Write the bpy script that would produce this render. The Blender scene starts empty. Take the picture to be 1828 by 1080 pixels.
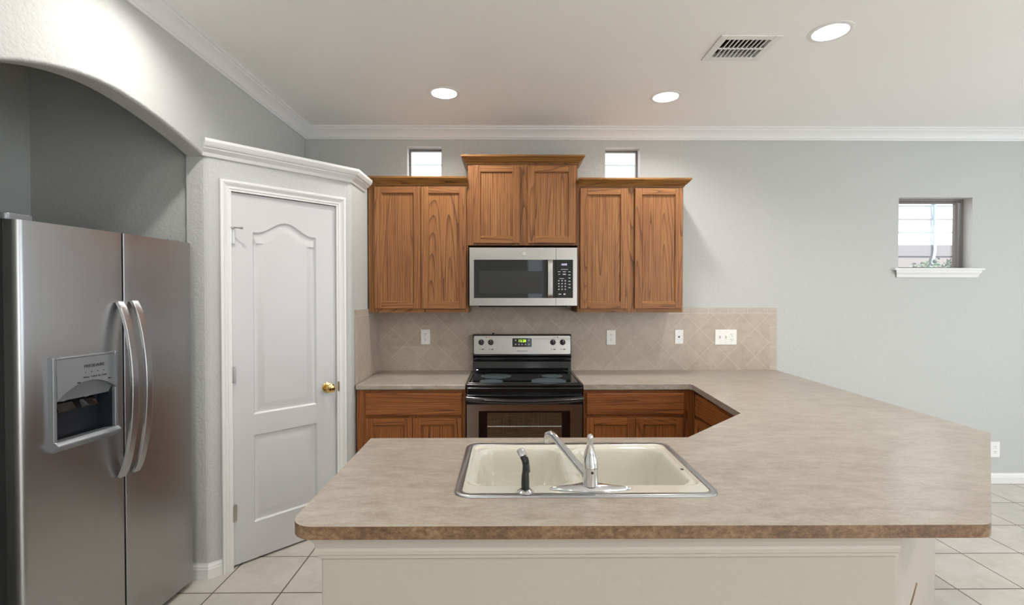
import bpy, bmesh, math, random
from mathutils import Vector, Matrix
random.seed(7)
PI = math.pi
scene = bpy.context.scene
C = scene.collection

# ------------------------------------------------------------------ camera, world, lights, exposure
cam_d = bpy.data.cameras.new('camera'); cam = bpy.data.objects.new('camera', cam_d); C.objects.link(cam)
cam_d.sensor_width = 36.0; cam_d.lens = 875.0 / 1828.0 * 36.0
cam.location = (0, 0, 1.475)
cam.rotation_euler = (math.radians(90 - 0.79), 0, math.radians(-0.52))
cam_d.clip_start = 0.05; cam_d.clip_end = 100
scene.camera = cam
scene.view_settings.view_transform = 'Standard'; scene.view_settings.look = 'None'
scene.view_settings.gamma = 1.0; scene.view_settings.use_curve_mapping = False
scene.view_settings.exposure = 0.60
scene.cycles.use_denoising = True
scene.cycles.max_bounces = 10; scene.cycles.diffuse_bounces = 5; scene.cycles.glossy_bounces = 4
scene.cycles.transmission_bounces = 6; scene.cycles.transparent_max_bounces = 12
scene.cycles.sample_clamp_indirect = 8.0
scene.cycles.caustics_reflective = False; scene.cycles.caustics_refractive = False

world = bpy.data.worlds.new('sky'); scene.world = world; world.use_nodes = True
bg = world.node_tree.nodes['Background']
bg.inputs['Color'].default_value = (0.86, 0.93, 1.0, 1); bg.inputs['Strength'].default_value = 1.1

D = 3.81          # back wall
CEIL = 2.77
CANS = [(-0.405, 3.155), (1.03, 3.20), (1.585, 2.41), (-1.17, 1.93)]      # ceiling lights the photo shows, and the one over the arch

def area(name, loc, rot, sx, sy, power, col=(1, 1, 1), shape='RECTANGLE', spread=PI):
    l = bpy.data.lights.new(name, 'AREA'); l.shape = shape; l.size = sx
    if shape == 'RECTANGLE': l.size_y = sy
    l.energy = power; l.color = col; l.spread = spread
    o = bpy.data.objects.new(name, l); C.objects.link(o); o.location = loc; o.rotation_euler = rot
    return o
area('daylight_rear_window', (3.35, -3.12, 1.30), (PI/2, 0, 0), 2.6, 2.2, 42, (1.0, 0.955, 0.90))
area('daylight_side_window', (5.62, 1.0, 1.45), (PI/2, 0, PI/2), 3.4, 1.9, 26, (0.80, 0.90, 1.0))
sun_d = bpy.data.lights.new('sun', 'SUN'); sun_d.energy = 11.0; sun_d.angle = 0.05; sun_d.color = (1.0, 0.97, 0.93)
sun = bpy.data.objects.new('sun', sun_d); C.objects.link(sun); sun.rotation_euler = (math.radians(28), 0, math.radians(8))
CAN_POWER = [9, 9, 9, 8.5]
for i, (x, y) in enumerate(CANS):
    area('can_and_fill_light', (x, y, CEIL + 0.040), (0, 0, 0), 0.105, 0.105, CAN_POWER[i], (1.0, 0.97, 0.92), 'DISK')
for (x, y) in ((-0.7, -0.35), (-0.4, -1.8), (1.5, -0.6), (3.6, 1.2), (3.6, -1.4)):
    area('can_and_fill_light', (x, y, CEIL - 0.012), (0, 0, 0), 0.14, 0.14, 12, (1.0, 0.96, 0.90), 'DISK')  # added fill lamps over the unseen room, no fittings modelled

# ------------------------------------------------------------------ materials
def mat(name, col=(0.8, 0.8, 0.8), rough=0.5, metal=0.0, spec=0.5, coat=0.0):
    m = bpy.data.materials.new(name); m.use_nodes = True
    b = m.node_tree.nodes['Principled BSDF']
    b.inputs['Base Color'].default_value = (*col, 1); b.inputs['Roughness'].default_value = rough
    b.inputs['Metallic'].default_value = metal; b.inputs['Specular IOR Level'].default_value = spec
    b.inputs['Coat Weight'].default_value = coat; b.inputs['Coat Roughness'].default_value = 0.08
    return m
class N:
    """tiny helper round a material's node tree"""
    def __init__(s, m): s.t = m.node_tree; s.b = s.t.nodes['Principled BSDF']
    def n(s, typ, **kw):
        x = s.t.nodes.new(typ)
        for k, v in kw.items():
            if k.startswith('i_'): x.inputs[k[2:].replace('_', ' ')].default_value = v
            else: setattr(x, k, v)
        return x
    def l(s, a, b): s.t.links.new(a, b)
    def math(s, op, a, b=None, c=None, clamp=False):
        x = s.t.nodes.new('ShaderNodeMath'); x.operation = op; x.use_clamp = clamp
        for i, v in enumerate((a, b, c)):
            if v is None: continue
            if isinstance(v, (int, float)): x.inputs[i].default_value = v
            else: s.l(v, x.inputs[i])
        return x.outputs[0]
    def mapping(s, src, scale=(1, 1, 1), rot=(0, 0, 0), loc=(0, 0, 0)):
        x = s.t.nodes.new('ShaderNodeMapping'); x.inputs['Scale'].default_value = scale
        x.inputs['Rotation'].default_value = rot; x.inputs['Location'].default_value = loc
        s.l(src, x.inputs['Vector']); return x.outputs[0]
    def noise(s, vec, scale=5, detail=3, rough=0.5, dist=0.0):
        x = s.t.nodes.new('ShaderNodeTexNoise'); x.inputs['Scale'].default_value = scale
        x.inputs['Detail'].default_value = detail; x.inputs['Roughness'].default_value = rough
        x.inputs['Distortion'].default_value = dist; s.l(vec, x.inputs['Vector']); return x.outputs['Fac']
    def ramp(s, fac, stops):
        x = s.t.nodes.new('ShaderNodeValToRGB'); r = x.color_ramp
        while len(r.elements) < len(stops): r.elements.new(0.5)
        for e, (p, c) in zip(r.elements, stops):
            e.position = p; e.color = (*c, 1) if len(c) == 3 else c
        s.l(fac, x.inputs['Fac']); return x.outputs['Color']
    def mix(s, fac, a, b, mode='MIX'):
        x = s.t.nodes.new('ShaderNodeMix'); x.data_type = 'RGBA'; x.blend_type = mode
        for sock, v in ((x.inputs[0], fac), (x.inputs[6], a), (x.inputs[7], b)):
            if isinstance(v, (int, float)): sock.default_value = v
            elif isinstance(v, tuple): sock.default_value = (*v, 1) if len(v) == 3 else v
            else: s.l(v, sock)
        return x.outputs[2]
    def bump(s, h, strength=0.3, dist=0.002):
        x = s.t.nodes.new('ShaderNodeBump'); x.inputs['Strength'].default_value = strength
        x.inputs['Distance'].default_value = dist; s.l(h, x.inputs['Height']); s.l(x.outputs[0], s.b.inputs['Normal'])
    def obj(s): return s.n('ShaderNodeTexCoord').outputs['Object']
    def uv(s): return s.n('ShaderNodeTexCoord').outputs['UV']

def plaster(name, col, scale=62, strength=0.9, dist=0.0042):
    m = mat(name, col, 0.62, spec=0.25); k = N(m); o = k.obj()
    a = k.noise(o, scale, 3, 0.55, 0.4); b = k.noise(o, scale * 0.45, 2, 0.5)
    h = k.math('MULTIPLY', k.math('SMOOTH_MIN', a, 0.56, 0.08), 1.0)
    h = k.math('ADD', h, k.math('MULTIPLY', b, 0.5))
    k.bump(h, strength, dist)
    return m
M = {}
M['wall'] = plaster('painted_wall', (0.495, 0.508, 0.495))
M['wall_smooth'] = plaster('painted_half_wall', (0.40, 0.365, 0.325), 60, 0.35, 0.002)  # beige includes the warm room light mixed over a paler paint
M['ceiling'] = plaster('ceiling_paint', (0.90, 0.90, 0.885), 70, 0.5, 0.003)
M['trim'] = mat('white_trim_paint', (0.74, 0.745, 0.74), 0.38)
M['trim_beige'] = mat('trim_warm_light_tint', (0.44, 0.405, 0.365), 0.4)  # warm light's beige cast put into the half wall trim colour
M['door'] = mat('white_door_paint', (0.57, 0.575, 0.58), 0.36)
M['plate'] = mat('white_plastic', (0.80, 0.80, 0.79), 0.3)
M['slot'] = mat('dark_slot', (0.05, 0.045, 0.04), 0.5)
M['almond'] = mat('almond_plastic', (0.70, 0.62, 0.50), 0.35)
M['black'] = mat('black_enamel', (0.006, 0.006, 0.007), 0.12, coat=0.5)
M['black_glass'] = mat('black_glass', (0.004, 0.004, 0.005), 0.04, spec=0.8)
M['black_matte'] = mat('black_plastic', (0.012, 0.012, 0.013), 0.4)
M['chrome'] = mat('chrome', (0.75, 0.76, 0.78), 0.07, 1.0)
M['brass'] = mat('polished_brass', (0.80, 0.56, 0.22), 0.16, 1.0)
M['nickel'] = mat('satin_nickel', (0.55, 0.54, 0.52), 0.3, 1.0)
M['enamel'] = mat('cream_enamel', (0.60, 0.58, 0.505), 0.10, coat=0.6)
M['grey_body'] = mat('dark_grey_cabinet_paint', (0.055, 0.06, 0.06), 0.4)
M['grey_plastic'] = mat('silver_plastic', (0.25, 0.265, 0.285), 0.3, 0.5)
M['gasket'] = mat('black_gasket', (0.012, 0.012, 0.012), 0.7)
M['alu'] = mat('window_aluminium', (0.20, 0.185, 0.175), 0.45, 0.3)
M['ink'] = mat('dark_ink', (0.03, 0.03, 0.035), 0.5)
M['white_ink'] = mat('pale_ink', (0.45, 0.5, 0.55), 0.5)
M['red_ink'] = mat('red_ink', (0.35, 0.02, 0.02), 0.5)
M['burner'] = mat('burner_print', (0.075, 0.105, 0.125), 0.22, coat=0.3)
M['cavity'] = mat('dispenser_cavity', (0.014, 0.017, 0.022), 0.32)
M['blackish'] = mat('brown_vent_interior', (0.02, 0.012, 0.006), 0.9)  # vent box interior, one very dark brown
M['wire'] = mat('tan_wire', (0.25, 0.17, 0.09), 0.5)
M['leaf'] = mat('leaf_green', (0.07, 0.11, 0.05), 0.6)
M['conduit'] = mat('grey_conduit', (0.27, 0.34, 0.42), 0.5)
M['brick_band'] = mat('weathered_band', (0.15, 0.135, 0.135), 0.8)
M['concrete'] = mat('pale_foundation', (0.19, 0.16, 0.155), 0.9)

def emis(name, col, s):
    m = mat(name, (0, 0, 0), 0.5); b = m.node_tree.nodes['Principled BSDF']
    b.inputs['Emission Color'].default_value = (*col, 1); b.inputs['Emission Strength'].default_value = s
    return m
M['lamp'] = emis('lamp_lens', (1.0, 0.97, 0.93), 9.0)
M['green_led'] = emis('green_digits', (0.55, 1.0, 0.05), 1.6)
M['blue_led'] = emis('pale_digits', (0.75, 0.78, 1.0), 1.2)

def m_oak(name='oak', tint=(1, 1, 1)):
    m = mat(name, (0.4, 0.2, 0.08), 0.46, spec=0.35); k = N(m); uv = k.uv()
    broad = k.noise(k.mapping(uv, (0.30, 5.2, 1)), 1.0, 1.2, 0.35, 0.1)
    rings = k.math('FRACT', k.math('MULTIPLY', broad, 40.0))
    line = k.math('POWER', rings, 4.6)
    mod = k.noise(k.mapping(uv, (1.5, 5, 1), loc=(3, 9, 0)), 1.0, 1, 0.5)
    streak = k.noise(k.mapping(uv, (1.6, 120, 1)), 1.0, 3, 0.62)
    pores = k.noise(k.mapping(uv, (9, 380, 1)), 1.0, 2, 0.5)
    f = k.math('MULTIPLY', line, k.math('MULTIPLY', mod, 0.95))
    f = k.math('ADD', f, k.math('MULTIPLY', k.math('SUBTRACT', streak, 0.33), 1.55))
    f = k.math('ADD', f, k.math('MULTIPLY', k.math('SUBTRACT', pores, 0.5), 0.7))
    c = k.ramp(f, [(0.0, (0.39, 0.180, 0.062)), (0.35, (0.285, 0.118, 0.038)), (0.72, (0.105, 0.038, 0.013)), (1.0, (0.055, 0.019, 0.007))])
    tone = k.noise(k.mapping(uv, (0.35, 2.3, 1)), 1.0, 1, 0.5)
    c = k.mix(k.math('MULTIPLY', k.math('SUBTRACT', tone, 0.38), 0.9, clamp=True), c, (0.19, 0.058, 0.018))
    c = k.mix(1.0, c, tint, 'MULTIPLY')
    k.l(c, k.b.inputs['Base Color'])
    k.bump(k.math('SUBTRACT', 1.0, f), 0.12, 0.0006)
    return m
M['oak'] = m_oak('oak', (0.90, 0.90, 0.90)); M['oak_red'] = m_oak('oak_red_light_tint', (0.95, 0.78, 0.62)); M['oak_crown'] = m_oak('oak_crown_stain', (0.84, 0.90, 0.62))  # base cabinets: same oak, the light's redder cast put into the tint
M['oak_gold'] = mat('oak_top_edge', (0.40, 0.20, 0.05), 0.35)

def m_steel(name, axis=0, col=(0.46, 0.455, 0.45), rough=0.27):
    m = mat(name, col, rough, 1.0); k = N(m); o = k.obj()
    sc = [3, 3, 3]; sc[axis] = 3
    for a in range(3):
        if a != axis: sc[a] = 420
    s = k.noise(k.mapping(o, tuple(sc)), 1.0, 3, 0.6)
    big = k.noise(k.mapping(o, (1.5, 1.5, 2.5)), 1.0, 2, 0.5)
    r = k.math('ADD', rough - 0.05, k.math('MULTIPLY', s, 0.05)); r = k.math('ADD', r, k.math('MULTIPLY', big, 0.06))
    k.l(r, k.b.inputs['Roughness'])
    k.l(k.mix(s, tuple(c * 0.95 for c in col), tuple(min(1, c * 1.05) for c in col)), k.b.inputs['Base Color'])
    k.b.inputs['Anisotropic'].default_value = 0.5
    k.bump(s, 0.008, 0.0001)
    return m
M['steel_v'] = m_steel('brushed_steel_fridge', 2, (0.44, 0.445, 0.455), 0.29)
M['steel_h'] = m_steel('brushed_steel', 0, (0.47, 0.455, 0.435), 0.25)
M['steel_rim'] = m_steel('steel_sink_rim', 0, (0.30, 0.31, 0.32), 0.30)

def m_counter():
    m = mat('laminate_stone_top', (0.5, 0.45, 0.4), 0.33, spec=0.5); k = N(m); o = k.obj()
    a = k.noise(k.mapping(o, (3.0, 7, 7)), 1.6, 6, 0.62, 0.6)
    b = k.noise(k.mapping(o, (14, 34, 34)), 1.0, 7, 0.75, 0.3)
    c = k.noise(k.mapping(o, (2.0, 2.6, 2)), 1.0, 2, 0.5)
    s = k.noise(k.mapping(o, (90, 190, 190)), 1.0, 4, 0.75)
    f = k.math('ADD', k.math('MULTIPLY', a, 0.22), k.math('MULTIPLY', b, 0.50))
    f = k.math('ADD', f, k.math('MULTIPLY', s, 0.30)); f = k.math('ADD', f, k.math('MULTIPLY', c, 0.08))
    col = k.ramp(f, [(0.42, (0.245, 0.202, 0.163)), (0.51, (0.315, 0.268, 0.223)), (0.57, (0.360, 0.315, 0.268)), (0.66, (0.43, 0.385, 0.335))])
    k.l(col, k.b.inputs['Base Color']); k.l(k.math('ADD', 0.24, k.math('MULTIPLY', b, 0.14)), k.b.inputs['Roughness'])
    return m
M['counter'] = m_counter()
def m_edge():
    m = mat('laminate_brown_edge', (0.2, 0.12, 0.06), 0.4); k = N(m); o = k.obj()
    f = k.noise(k.mapping(o, (45, 45, 60)), 1.0, 6, 0.8, 0.3)
    g = k.noise(k.mapping(o, (5, 5, 9)), 1.0, 3, 0.5)
    f = k.math('ADD', k.math('MULTIPLY', f, 0.7), k.math('MULTIPLY', g, 0.3))
    k.l(k.ramp(f, [(0.36, (0.055, 0.030, 0.015)), (0.5, (0.150, 0.084, 0.043)), (0.66, (0.29, 0.188, 0.110))]), k.b.inputs['Base Color'])
    return m
M['edge'] = m_edge()

def m_grid(name, cell, mortar, c1, c2, cm, rot=0.0, loc=(0, 0), cellh=None, offset=0.0, coords='uv', rough=0.35, bumpd=0.002, mott=(9, 28)):
    m = mat(name, c1, rough); k = N(m); v = k.uv() if coords == 'uv' else k.obj()
    mp = k.mapping(v, (1, 1, 1), (0, 0, rot), (loc[0], loc[1], 0))
    b = k.n('ShaderNodeTexBrick', offset=offset, offset_frequency=2, squash=1.0)
    b.inputs['Scale'].default_value = 1.0; b.inputs['Brick Width'].default_value = cell
    b.inputs['Row Height'].default_value = cellh or cell; b.inputs['Mortar Size'].default_value = mortar
    b.inputs['Mortar Smooth'].default_value = 0.15; b.inputs['Bias'].default_value = 0.0
    b.inputs['Color1'].default_value = (*c1, 1); b.inputs['Color2'].default_value = (*c2, 1); b.inputs['Mortar'].default_value = (*cm, 1)
    k.l(mp, b.inputs['Vector'])
    a1 = k.noise(v, mott[0], 4, 0.6, 0.5); a2 = k.noise(v, mott[1], 4, 0.6)
    f = k.math('ADD', k.math('MULTIPLY', a1, 0.6), k.math('MULTIPLY', a2, 0.4))
    shade = k.ramp(f, [(0.3, (0.80, 0.785, 0.77)), (0.5, (0.93, 0.93, 0.93)), (0.7, (1.06, 1.065, 1.07))])
    tile = k.mix(1.0, b.outputs['Color'], shade, 'MULTIPLY')
    k.l(k.mix(b.outputs['Fac'], tile, cm), k.b.inputs['Base Color'])
    k.bump(k.math('SUBTRACT', 1.0, b.outputs['Fac']), 0.5, bumpd)
    return m
T = 0.1535
S45 = math.sqrt(0.5)
# lattice vertex at u=1.606, v=0.893 after a 45 degree turn
vx, vy = 1.606, 0.893
rx, ry = (vx - vy) * S45, (vx + vy) * S45
M['tile'] = m_grid('diagonal_wall_tile', T, 0.0016, (0.47, 0.395, 0.325), (0.43, 0.36, 0.295), (0.55, 0.48, 0.41), PI/4, (-(rx % T), -(ry % T)))
M['tile_border'] = m_grid('border_wall_tile', T, 0.0016, (0.49, 0.43, 0.365), (0.45, 0.39, 0.33), (0.58, 0.53, 0.47), 0, (-0.03, -1.338 % 0.15), cellh=0.15)
M['tile_border_v'] = m_grid('upright_border_tile', T, 0.0016, (0.49, 0.43, 0.365), (0.45, 0.39, 0.33), (0.58, 0.53, 0.47), 0, (0, 0))
FT = 0.3385
M['floor'] = m_grid('floor_tile', FT, 0.0035, (0.60, 0.565, 0.515), (0.56, 0.525, 0.475), (0.075, 0.050, 0.035), 0,
                    ((1.125 % FT), -(3.44 % FT)), coords='obj', rough=0.30, bumpd=0.0015, mott=(5, 16))

def m_glass():
    m = bpy.data.materials.new('window_glass'); m.use_nodes = True; t = m.node_tree; t.nodes.clear()
    o = t.nodes.new('ShaderNodeOutputMaterial'); mx = t.nodes.new('ShaderNodeMixShader'); tr = t.nodes.new('ShaderNodeBsdfTransparent')
    gl = t.nodes.new('ShaderNodeBsdfGlossy'); gl.inputs['Roughness'].default_value = 0.02; mx.inputs[0].default_value = 0.05
    tr.inputs['Color'].default_value = (0.97, 0.985, 0.99, 1)
    t.links.new(tr.outputs[0], mx.inputs[1]); t.links.new(gl.outputs[0], mx.inputs[2]); t.links.new(mx.outputs[0], o.inputs[0])
    return m
M['glass'] = m_glass()
def m_ovenglass():
    m = mat('oven_window_mesh', (0.05, 0.033, 0.02), 0.12, coat=0.6); k = N(m); o = k.obj()
    a = k.noise(k.mapping(o, (7, 1, 420)), 1.0, 2, 0.6); b = k.noise(k.mapping(o, (420, 1, 7)), 1.0, 2, 0.6)
    k.l(k.ramp(k.math('ADD', k.math('MULTIPLY', a, 0.5), k.math('MULTIPLY', b, 0.5)), [(0.35, (0.022, 0.013, 0.007)), (0.65, (0.11, 0.078, 0.048))]), k.b.inputs['Base Color'])
    return m
M['oven_mesh'] = m_ovenglass()
def m_siding():
    m = mat('white_siding', (0.86, 0.87, 0.88), 0.6); return m
M['siding'] = m_siding()

# ------------------------------------------------------------------ mesh building
XF = {}                                              # thing name -> (loc, rotz) for world-coordinate parts
class MB:
    def __init__(s): s.v = []; s.f = []; s.uv = []; s.mi = []
    def face(s, pts, mi=0, uv=None):
        b = len(s.v); s.v += [tuple(p) for p in pts]; s.f.append(list(range(b, b + len(pts)))); s.mi.append(mi)
        s.uv.append(uv or s._proj(pts))
    def _proj(s, pts, g=None, off=(0, 0)):
        n = Vector((0, 0, 0))
        for i in range(len(pts)):
            a = Vector(pts[i]); b = Vector(pts[(i + 1) % len(pts)])
            n += a.cross(b)
        ax = max(range(3), key=lambda i: abs(n[i]))
        oth = [i for i in range(3) if i != ax]
        if g is None: u, v = oth
        elif g in oth: u = g; v = [i for i in oth if i != g][0]
        else: u, v = oth
        return [(p[u] + off[0], p[v] + off[1]) for p in pts]
    def box(s, x0, x1, y0, y1, z0, z1, mi=0, grain=None):
        off = (random.uniform(0, 40), random.uniform(0, 40)) if grain is not None else (0, 0)
        P = [(x0, y0, z0), (x1, y0, z0), (x1, y1, z0), (x0, y1, z0), (x0, y0, z1), (x1, y0, z1), (x1, y1, z1), (x0, y1, z1)]
        b = len(s.v); s.v += P
        for q in ((0, 3, 2, 1), (4, 5, 6, 7), (0, 1, 5, 4), (1, 2, 6, 5), (2, 3, 7, 6), (3, 0, 4, 7)):
            s.f.append([b + i for i in q]); s.mi.append(mi); s.uv.append(s._proj([P[i] for i in q], grain, off))
        return s
    def shared(s, verts, faces, mi=0, grain=None):
        off = (random.uniform(0, 40), random.uniform(0, 40)) if grain is not None else (0, 0)
        b = len(s.v); s.v += [tuple(p) for p in verts]
        for q in faces:
            s.f.append([b + i for i in q]); s.mi.append(mi); s.uv.append(s._proj([verts[i] for i in q], grain, off))
        return s
    def prism(s, poly, z0, z1, mi=0, mis=None):
        n = len(poly); V = [(x, y, z0) for x, y in poly] + [(x, y, z1) for x, y in poly]
        area_ = sum(poly[i][0] * poly[(i + 1) % n][1] - poly[(i + 1) % n][0] * poly[i][1] for i in range(n))
        F = [list(range(n - 1, -1, -1)), list(range(n, 2 * n))] + [[i, (i + 1) % n, n + (i + 1) % n, n + i] for i in range(n)]
        if area_ < 0: F = [f[::-1] for f in F]
        return s.shared(V, F, mi if mis is None else mis)
    def prism_x(s, poly, x0, x1, mi=0):               # poly in (y,z)
        n = len(poly); V = [(x0, y, z) for y, z in poly] + [(x1, y, z) for y, z in poly]
        a = sum(poly[i][0] * poly[(i + 1) % n][1] - poly[(i + 1) % n][0] * poly[i][1] for i in range(n))
        F = [list(range(n - 1, -1, -1)), list(range(n, 2 * n))] + [[i, (i + 1) % n, n + (i + 1) % n, n + i] for i in range(n)]
        if a < 0: F = [f[::-1] for f in F]
        return s.shared(V, F, mi)
    def prism_y(s, poly, y0, y1, mi=0):               # poly in (x,z)
        n = len(poly); V = [(x, y0, z) for x, z in poly] + [(x, y1, z) for x, z in poly]
        a = sum(poly[i][0] * poly[(i + 1) % n][1] - poly[(i + 1) % n][0] * poly[i][1] for i in range(n))
        F = [list(range(n)), list(range(2 * n - 1, n - 1, -1))] + [[i, n + i, n + (i + 1) % n, (i + 1) % n] for i in range(n)]
        if a < 0: F = [f[::-1] for f in F]
        return s.shared(V, F, mi)
    def sweep(s, path, prof, mi=0, grain=None, cap=True):
        """moulding: profile of (out, z) carried along a plan polyline; out is to the right of the walking direction"""
        n = len(path); P = [Vector(p) for p in path]; m = len(prof); V = []
        for i in range(n):
            ds = []
            if i > 0: ds.append((P[i] - P[i - 1]).normalized())
            if i < n - 1: ds.append((P[i + 1] - P[i]).normalized())
            ns = [Vector((d.y, -d.x)) for d in ds]
            if len(ns) == 2:
                b = (ns[0] + ns[1]).normalized(); b = b / max(0.2, b.dot(ns[0]))
            else: b = ns[0]
            for (o, z) in prof: V.append((P[i].x + b.x * o, P[i].y + b.y * o, z))
        F = []
        for i in range(n - 1):
            for j in range(m):
                k2 = (j + 1) % m
                F.append([i * m + j, i * m + k2, (i + 1) * m + k2, (i + 1) * m + j])
        if cap: F.append(list(range(m - 1, -1, -1))); F.append([(n - 1) * m + j for j in range(m)])
        return s.shared(V, F, mi, grain)
    def lathe(s, prof, c=(0, 0, 0), axis='z', seg=32, mi=0, cap=True):
        """profile of (r, h) turned about an axis through c"""
        V = []; F = []; n = len(prof)
        for (r, h) in prof:
            for k2 in range(seg):
                a = 2 * PI * k2 / seg; x, y = r * math.cos(a), r * math.sin(a)
                if axis == 'z': V.append((c[0] + x, c[1] + y, c[2] + h))
                elif axis == 'y': V.append((c[0] + x, c[1] - h, c[2] + y))          # h grows towards -y
                else: V.append((c[0] + h, c[1] + x, c[2] + y))
        for i in range(n - 1):
            for k2 in range(seg):
                k3 = (k2 + 1) % seg
                F.append([i * seg + k2, i * seg + k3, (i + 1) * seg + k3, (i + 1) * seg + k2])
        if cap:
            F.append([k2 for k2 in range(seg)][::-1]); F.append([(n - 1) * seg + k2 for k2 in range(seg)])
        return s.shared(V, F, mi)
    def tube(s, pts, rad, seg=16, mi=0, flat=1.0):
        P = [Vector(p) for p in pts]; n = len(P); V = []; F = []
        rad = rad if isinstance(rad, (list, tuple)) else [rad] * n
        ref = Vector((0, 0, 1)); t0 = (P[1] - P[0]).normalized()
        if abs(t0.dot(ref)) > 0.95: ref = Vector((0, 1, 0))
        u = t0.cross(ref).normalized()
        for i in range(n):
            t = (P[min(i + 1, n - 1)] - P[max(i - 1, 0)]).normalized()
            u = (u - t * u.dot(t)).normalized(); w = t.cross(u)
            for k2 in range(seg):
                a = 2 * PI * k2 / seg; q = P[i] + (u * math.cos(a) + w * math.sin(a) * flat) * rad[i]; V.append(tuple(q))
        for i in range(n - 1):
            for k2 in range(seg):
                k3 = (k2 + 1) % seg; F.append([i * seg + k2, i * seg + k3, (i + 1) * seg + k3, (i + 1) * seg + k2])
        F.append(list(range(seg))[::-1]); F.append([(n - 1) * seg + k2 for k2 in range(seg)])
        return s.shared(V, F, mi)
    def strap(s, path, w, t, mi=0):
        """flat bar: path of (x, y, z) lying in a plane of constant x, w along x, t across"""
        V = []; n = len(path); F = []
        for i in range(n):
            a = Vector(path[max(i - 1, 0)]); b = Vector(path[min(i + 1, n - 1)]); d = (b - a).normalized(); nn = Vector((0, -d.z, d.y)).normalized()
            p = Vector(path[i])
            for (sx, sn) in ((-1, -1), (1, -1), (1, 1), (-1, 1)): V.append(tuple(p + Vector((sx * w / 2, 0, 0)) + nn * (sn * t / 2)))
        for i in range(n - 1):
            for k2 in range(4): k3 = (k2 + 1) % 4; F.append([i * 4 + k2, i * 4 + k3, (i + 1) * 4 + k3, (i + 1) * 4 + k2])
        F.append([3, 2, 1, 0]); F.append([(n - 1) * 4 + k2 for k2 in range(4)])
        return s.shared(V, F, mi)
    def build(s, name, mats, parent=None, bevel=0, seg=2, angle=40, smooth=None, world=True, fix=True):
        me = bpy.data.meshes.new(name)
        V = s.v
        if parent is not None and world:
            loc, rz = XF[parent.name]; inv = (Matrix.Translation(loc) @ Matrix.Rotation(rz, 4, 'Z')).inverted()
            V = [tuple(inv @ Vector(p)) for p in V]
        me.from_pydata(V, [], s.f)
        uvl = me.uv_layers.new(name='UVMap'); i = 0
        for uvs in s.uv:
            for u in uvs: uvl.data[i].uv = u; i += 1
        if not isinstance(mats, (list, tuple)): mats = [mats]
        for m in mats: me.materials.append(m if not isinstance(m, str) else M[m])
        for p, m in zip(me.polygons, s.mi): p.material_index = m
        if fix:
            bm = bmesh.new(); bm.from_mesh(me); bmesh.ops.recalc_face_normals(bm, faces=bm.faces); bm.to_mesh(me); bm.free()
        if smooth:
            for p in me.polygons: p.use_smooth = True
            me.set_sharp_from_angle(angle=math.radians(smooth))
        o = bpy.data.objects.new(name, me); C.objects.link(o)
        if parent is not None: o.parent = parent; XF[o.name] = XF[parent.name]
        else: XF[o.name] = (Vector((0, 0, 0)), 0.0)
        if bevel:
            b = o.modifiers.new('edge', 'BEVEL'); b.width = bevel; b.segments = seg; b.limit_method = 'ANGLE'; b.angle_limit = math.radians(angle)
            for p in me.polygons: p.use_smooth = True
            b.harden_normals = False
            me.set_sharp_from_angle(angle=math.radians(30)) if not smooth else None
            if hasattr(b, 'use_clamp_overlap'): b.use_clamp_overlap = True
            w = o.modifiers.new('shade', 'WEIGHTED_NORMAL'); w.keep_sharp = False
            for e in me.edges: e.use_edge_sharp = False
        return o

def thing(name, label, cat, loc=(0, 0, 0), rz=0.0, group=None):
    o = bpy.data.objects.new(name, None); C.objects.link(o); o.empty_display_size = 0.1
    o.location = loc; o.rotation_euler = (0, 0, rz); o['label'] = label; o['category'] = cat
    if group: o['group'] = group
    XF[o.name] = (Vector(loc), rz)
    return o
def tag(o, label, cat, group=None):
    o['label'] = label; o['category'] = cat
    if group: o['group'] = group
    return o
def structure(o): o['kind'] = 'structure'; return o
def sub(o, label): o['label'] = label; return o

def text(name, body, size, parent, loc, rot, m, ext=0.0003, spacing=1.0, align='CENTER', sx=1.0):
    cu = bpy.data.curves.new(name, 'FONT'); cu.body = body; cu.size = size; cu.extrude = ext; cu.align_x = align; cu.align_y = 'CENTER'
    cu.space_character = spacing; cu.resolution_u = 3
    t = bpy.data.objects.new(name, cu); C.objects.link(t)
    dg = bpy.context.evaluated_depsgraph_get(); me = bpy.data.meshes.new_from_object(t.evaluated_get(dg))
    bpy.data.objects.remove(t); bpy.data.curves.remove(cu)
    mt = Matrix.Translation(loc) @ rot.to_4x4() @ Matrix.Diagonal((sx, 1, 1, 1))
    pl, pr = XF[parent.name]; inv = (Matrix.Translation(pl) @ Matrix.Rotation(pr, 4, 'Z')).inverted()
    me.transform(inv @ mt); me.materials.clear(); me.materials.append(m)
    o = bpy.data.objects.new(name, me); C.objects.link(o); o.parent = parent; XF[o.name] = XF[parent.name]
    return o
R_FRONT = Matrix.Rotation(PI/2, 3, 'X')              # text facing -y
def arc(cx, cy, r, a0, a1, n): return [(cx + r * math.cos(a0 + (a1 - a0) * i / n), cy + r * math.sin(a0 + (a1 - a0) * i / n)) for i in range(n + 1)]
def rrect(x0, x1, y0, y1, r, n=6):
    return (arc(x1 - r, y0 + r, r, -PI/2, 0, n) + arc(x1 - r, y1 - r, r, 0, PI/2, n) + arc(x0 + r, y1 - r, r, PI/2, PI, n) + arc(x0 + r, y0 + r, r, PI, 1.5 * PI, n))

# ------------------------------------------------------------------ the room
P1 = Vector((-1.56, 2.555)); P2 = Vector((-1.0, 3.147)); PD = (P2 - P1).normalized(); PN = Vector((PD.y, -PD.x)); PA = math.atan2(PD.y, PD.x)
XR, YB = 5.7, -3.2

structure(MB().box(-2.7, XR + 0.1, YB - 0.1, D + 0.12, -0.08, 0).build('floor', 'floor'))

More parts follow.
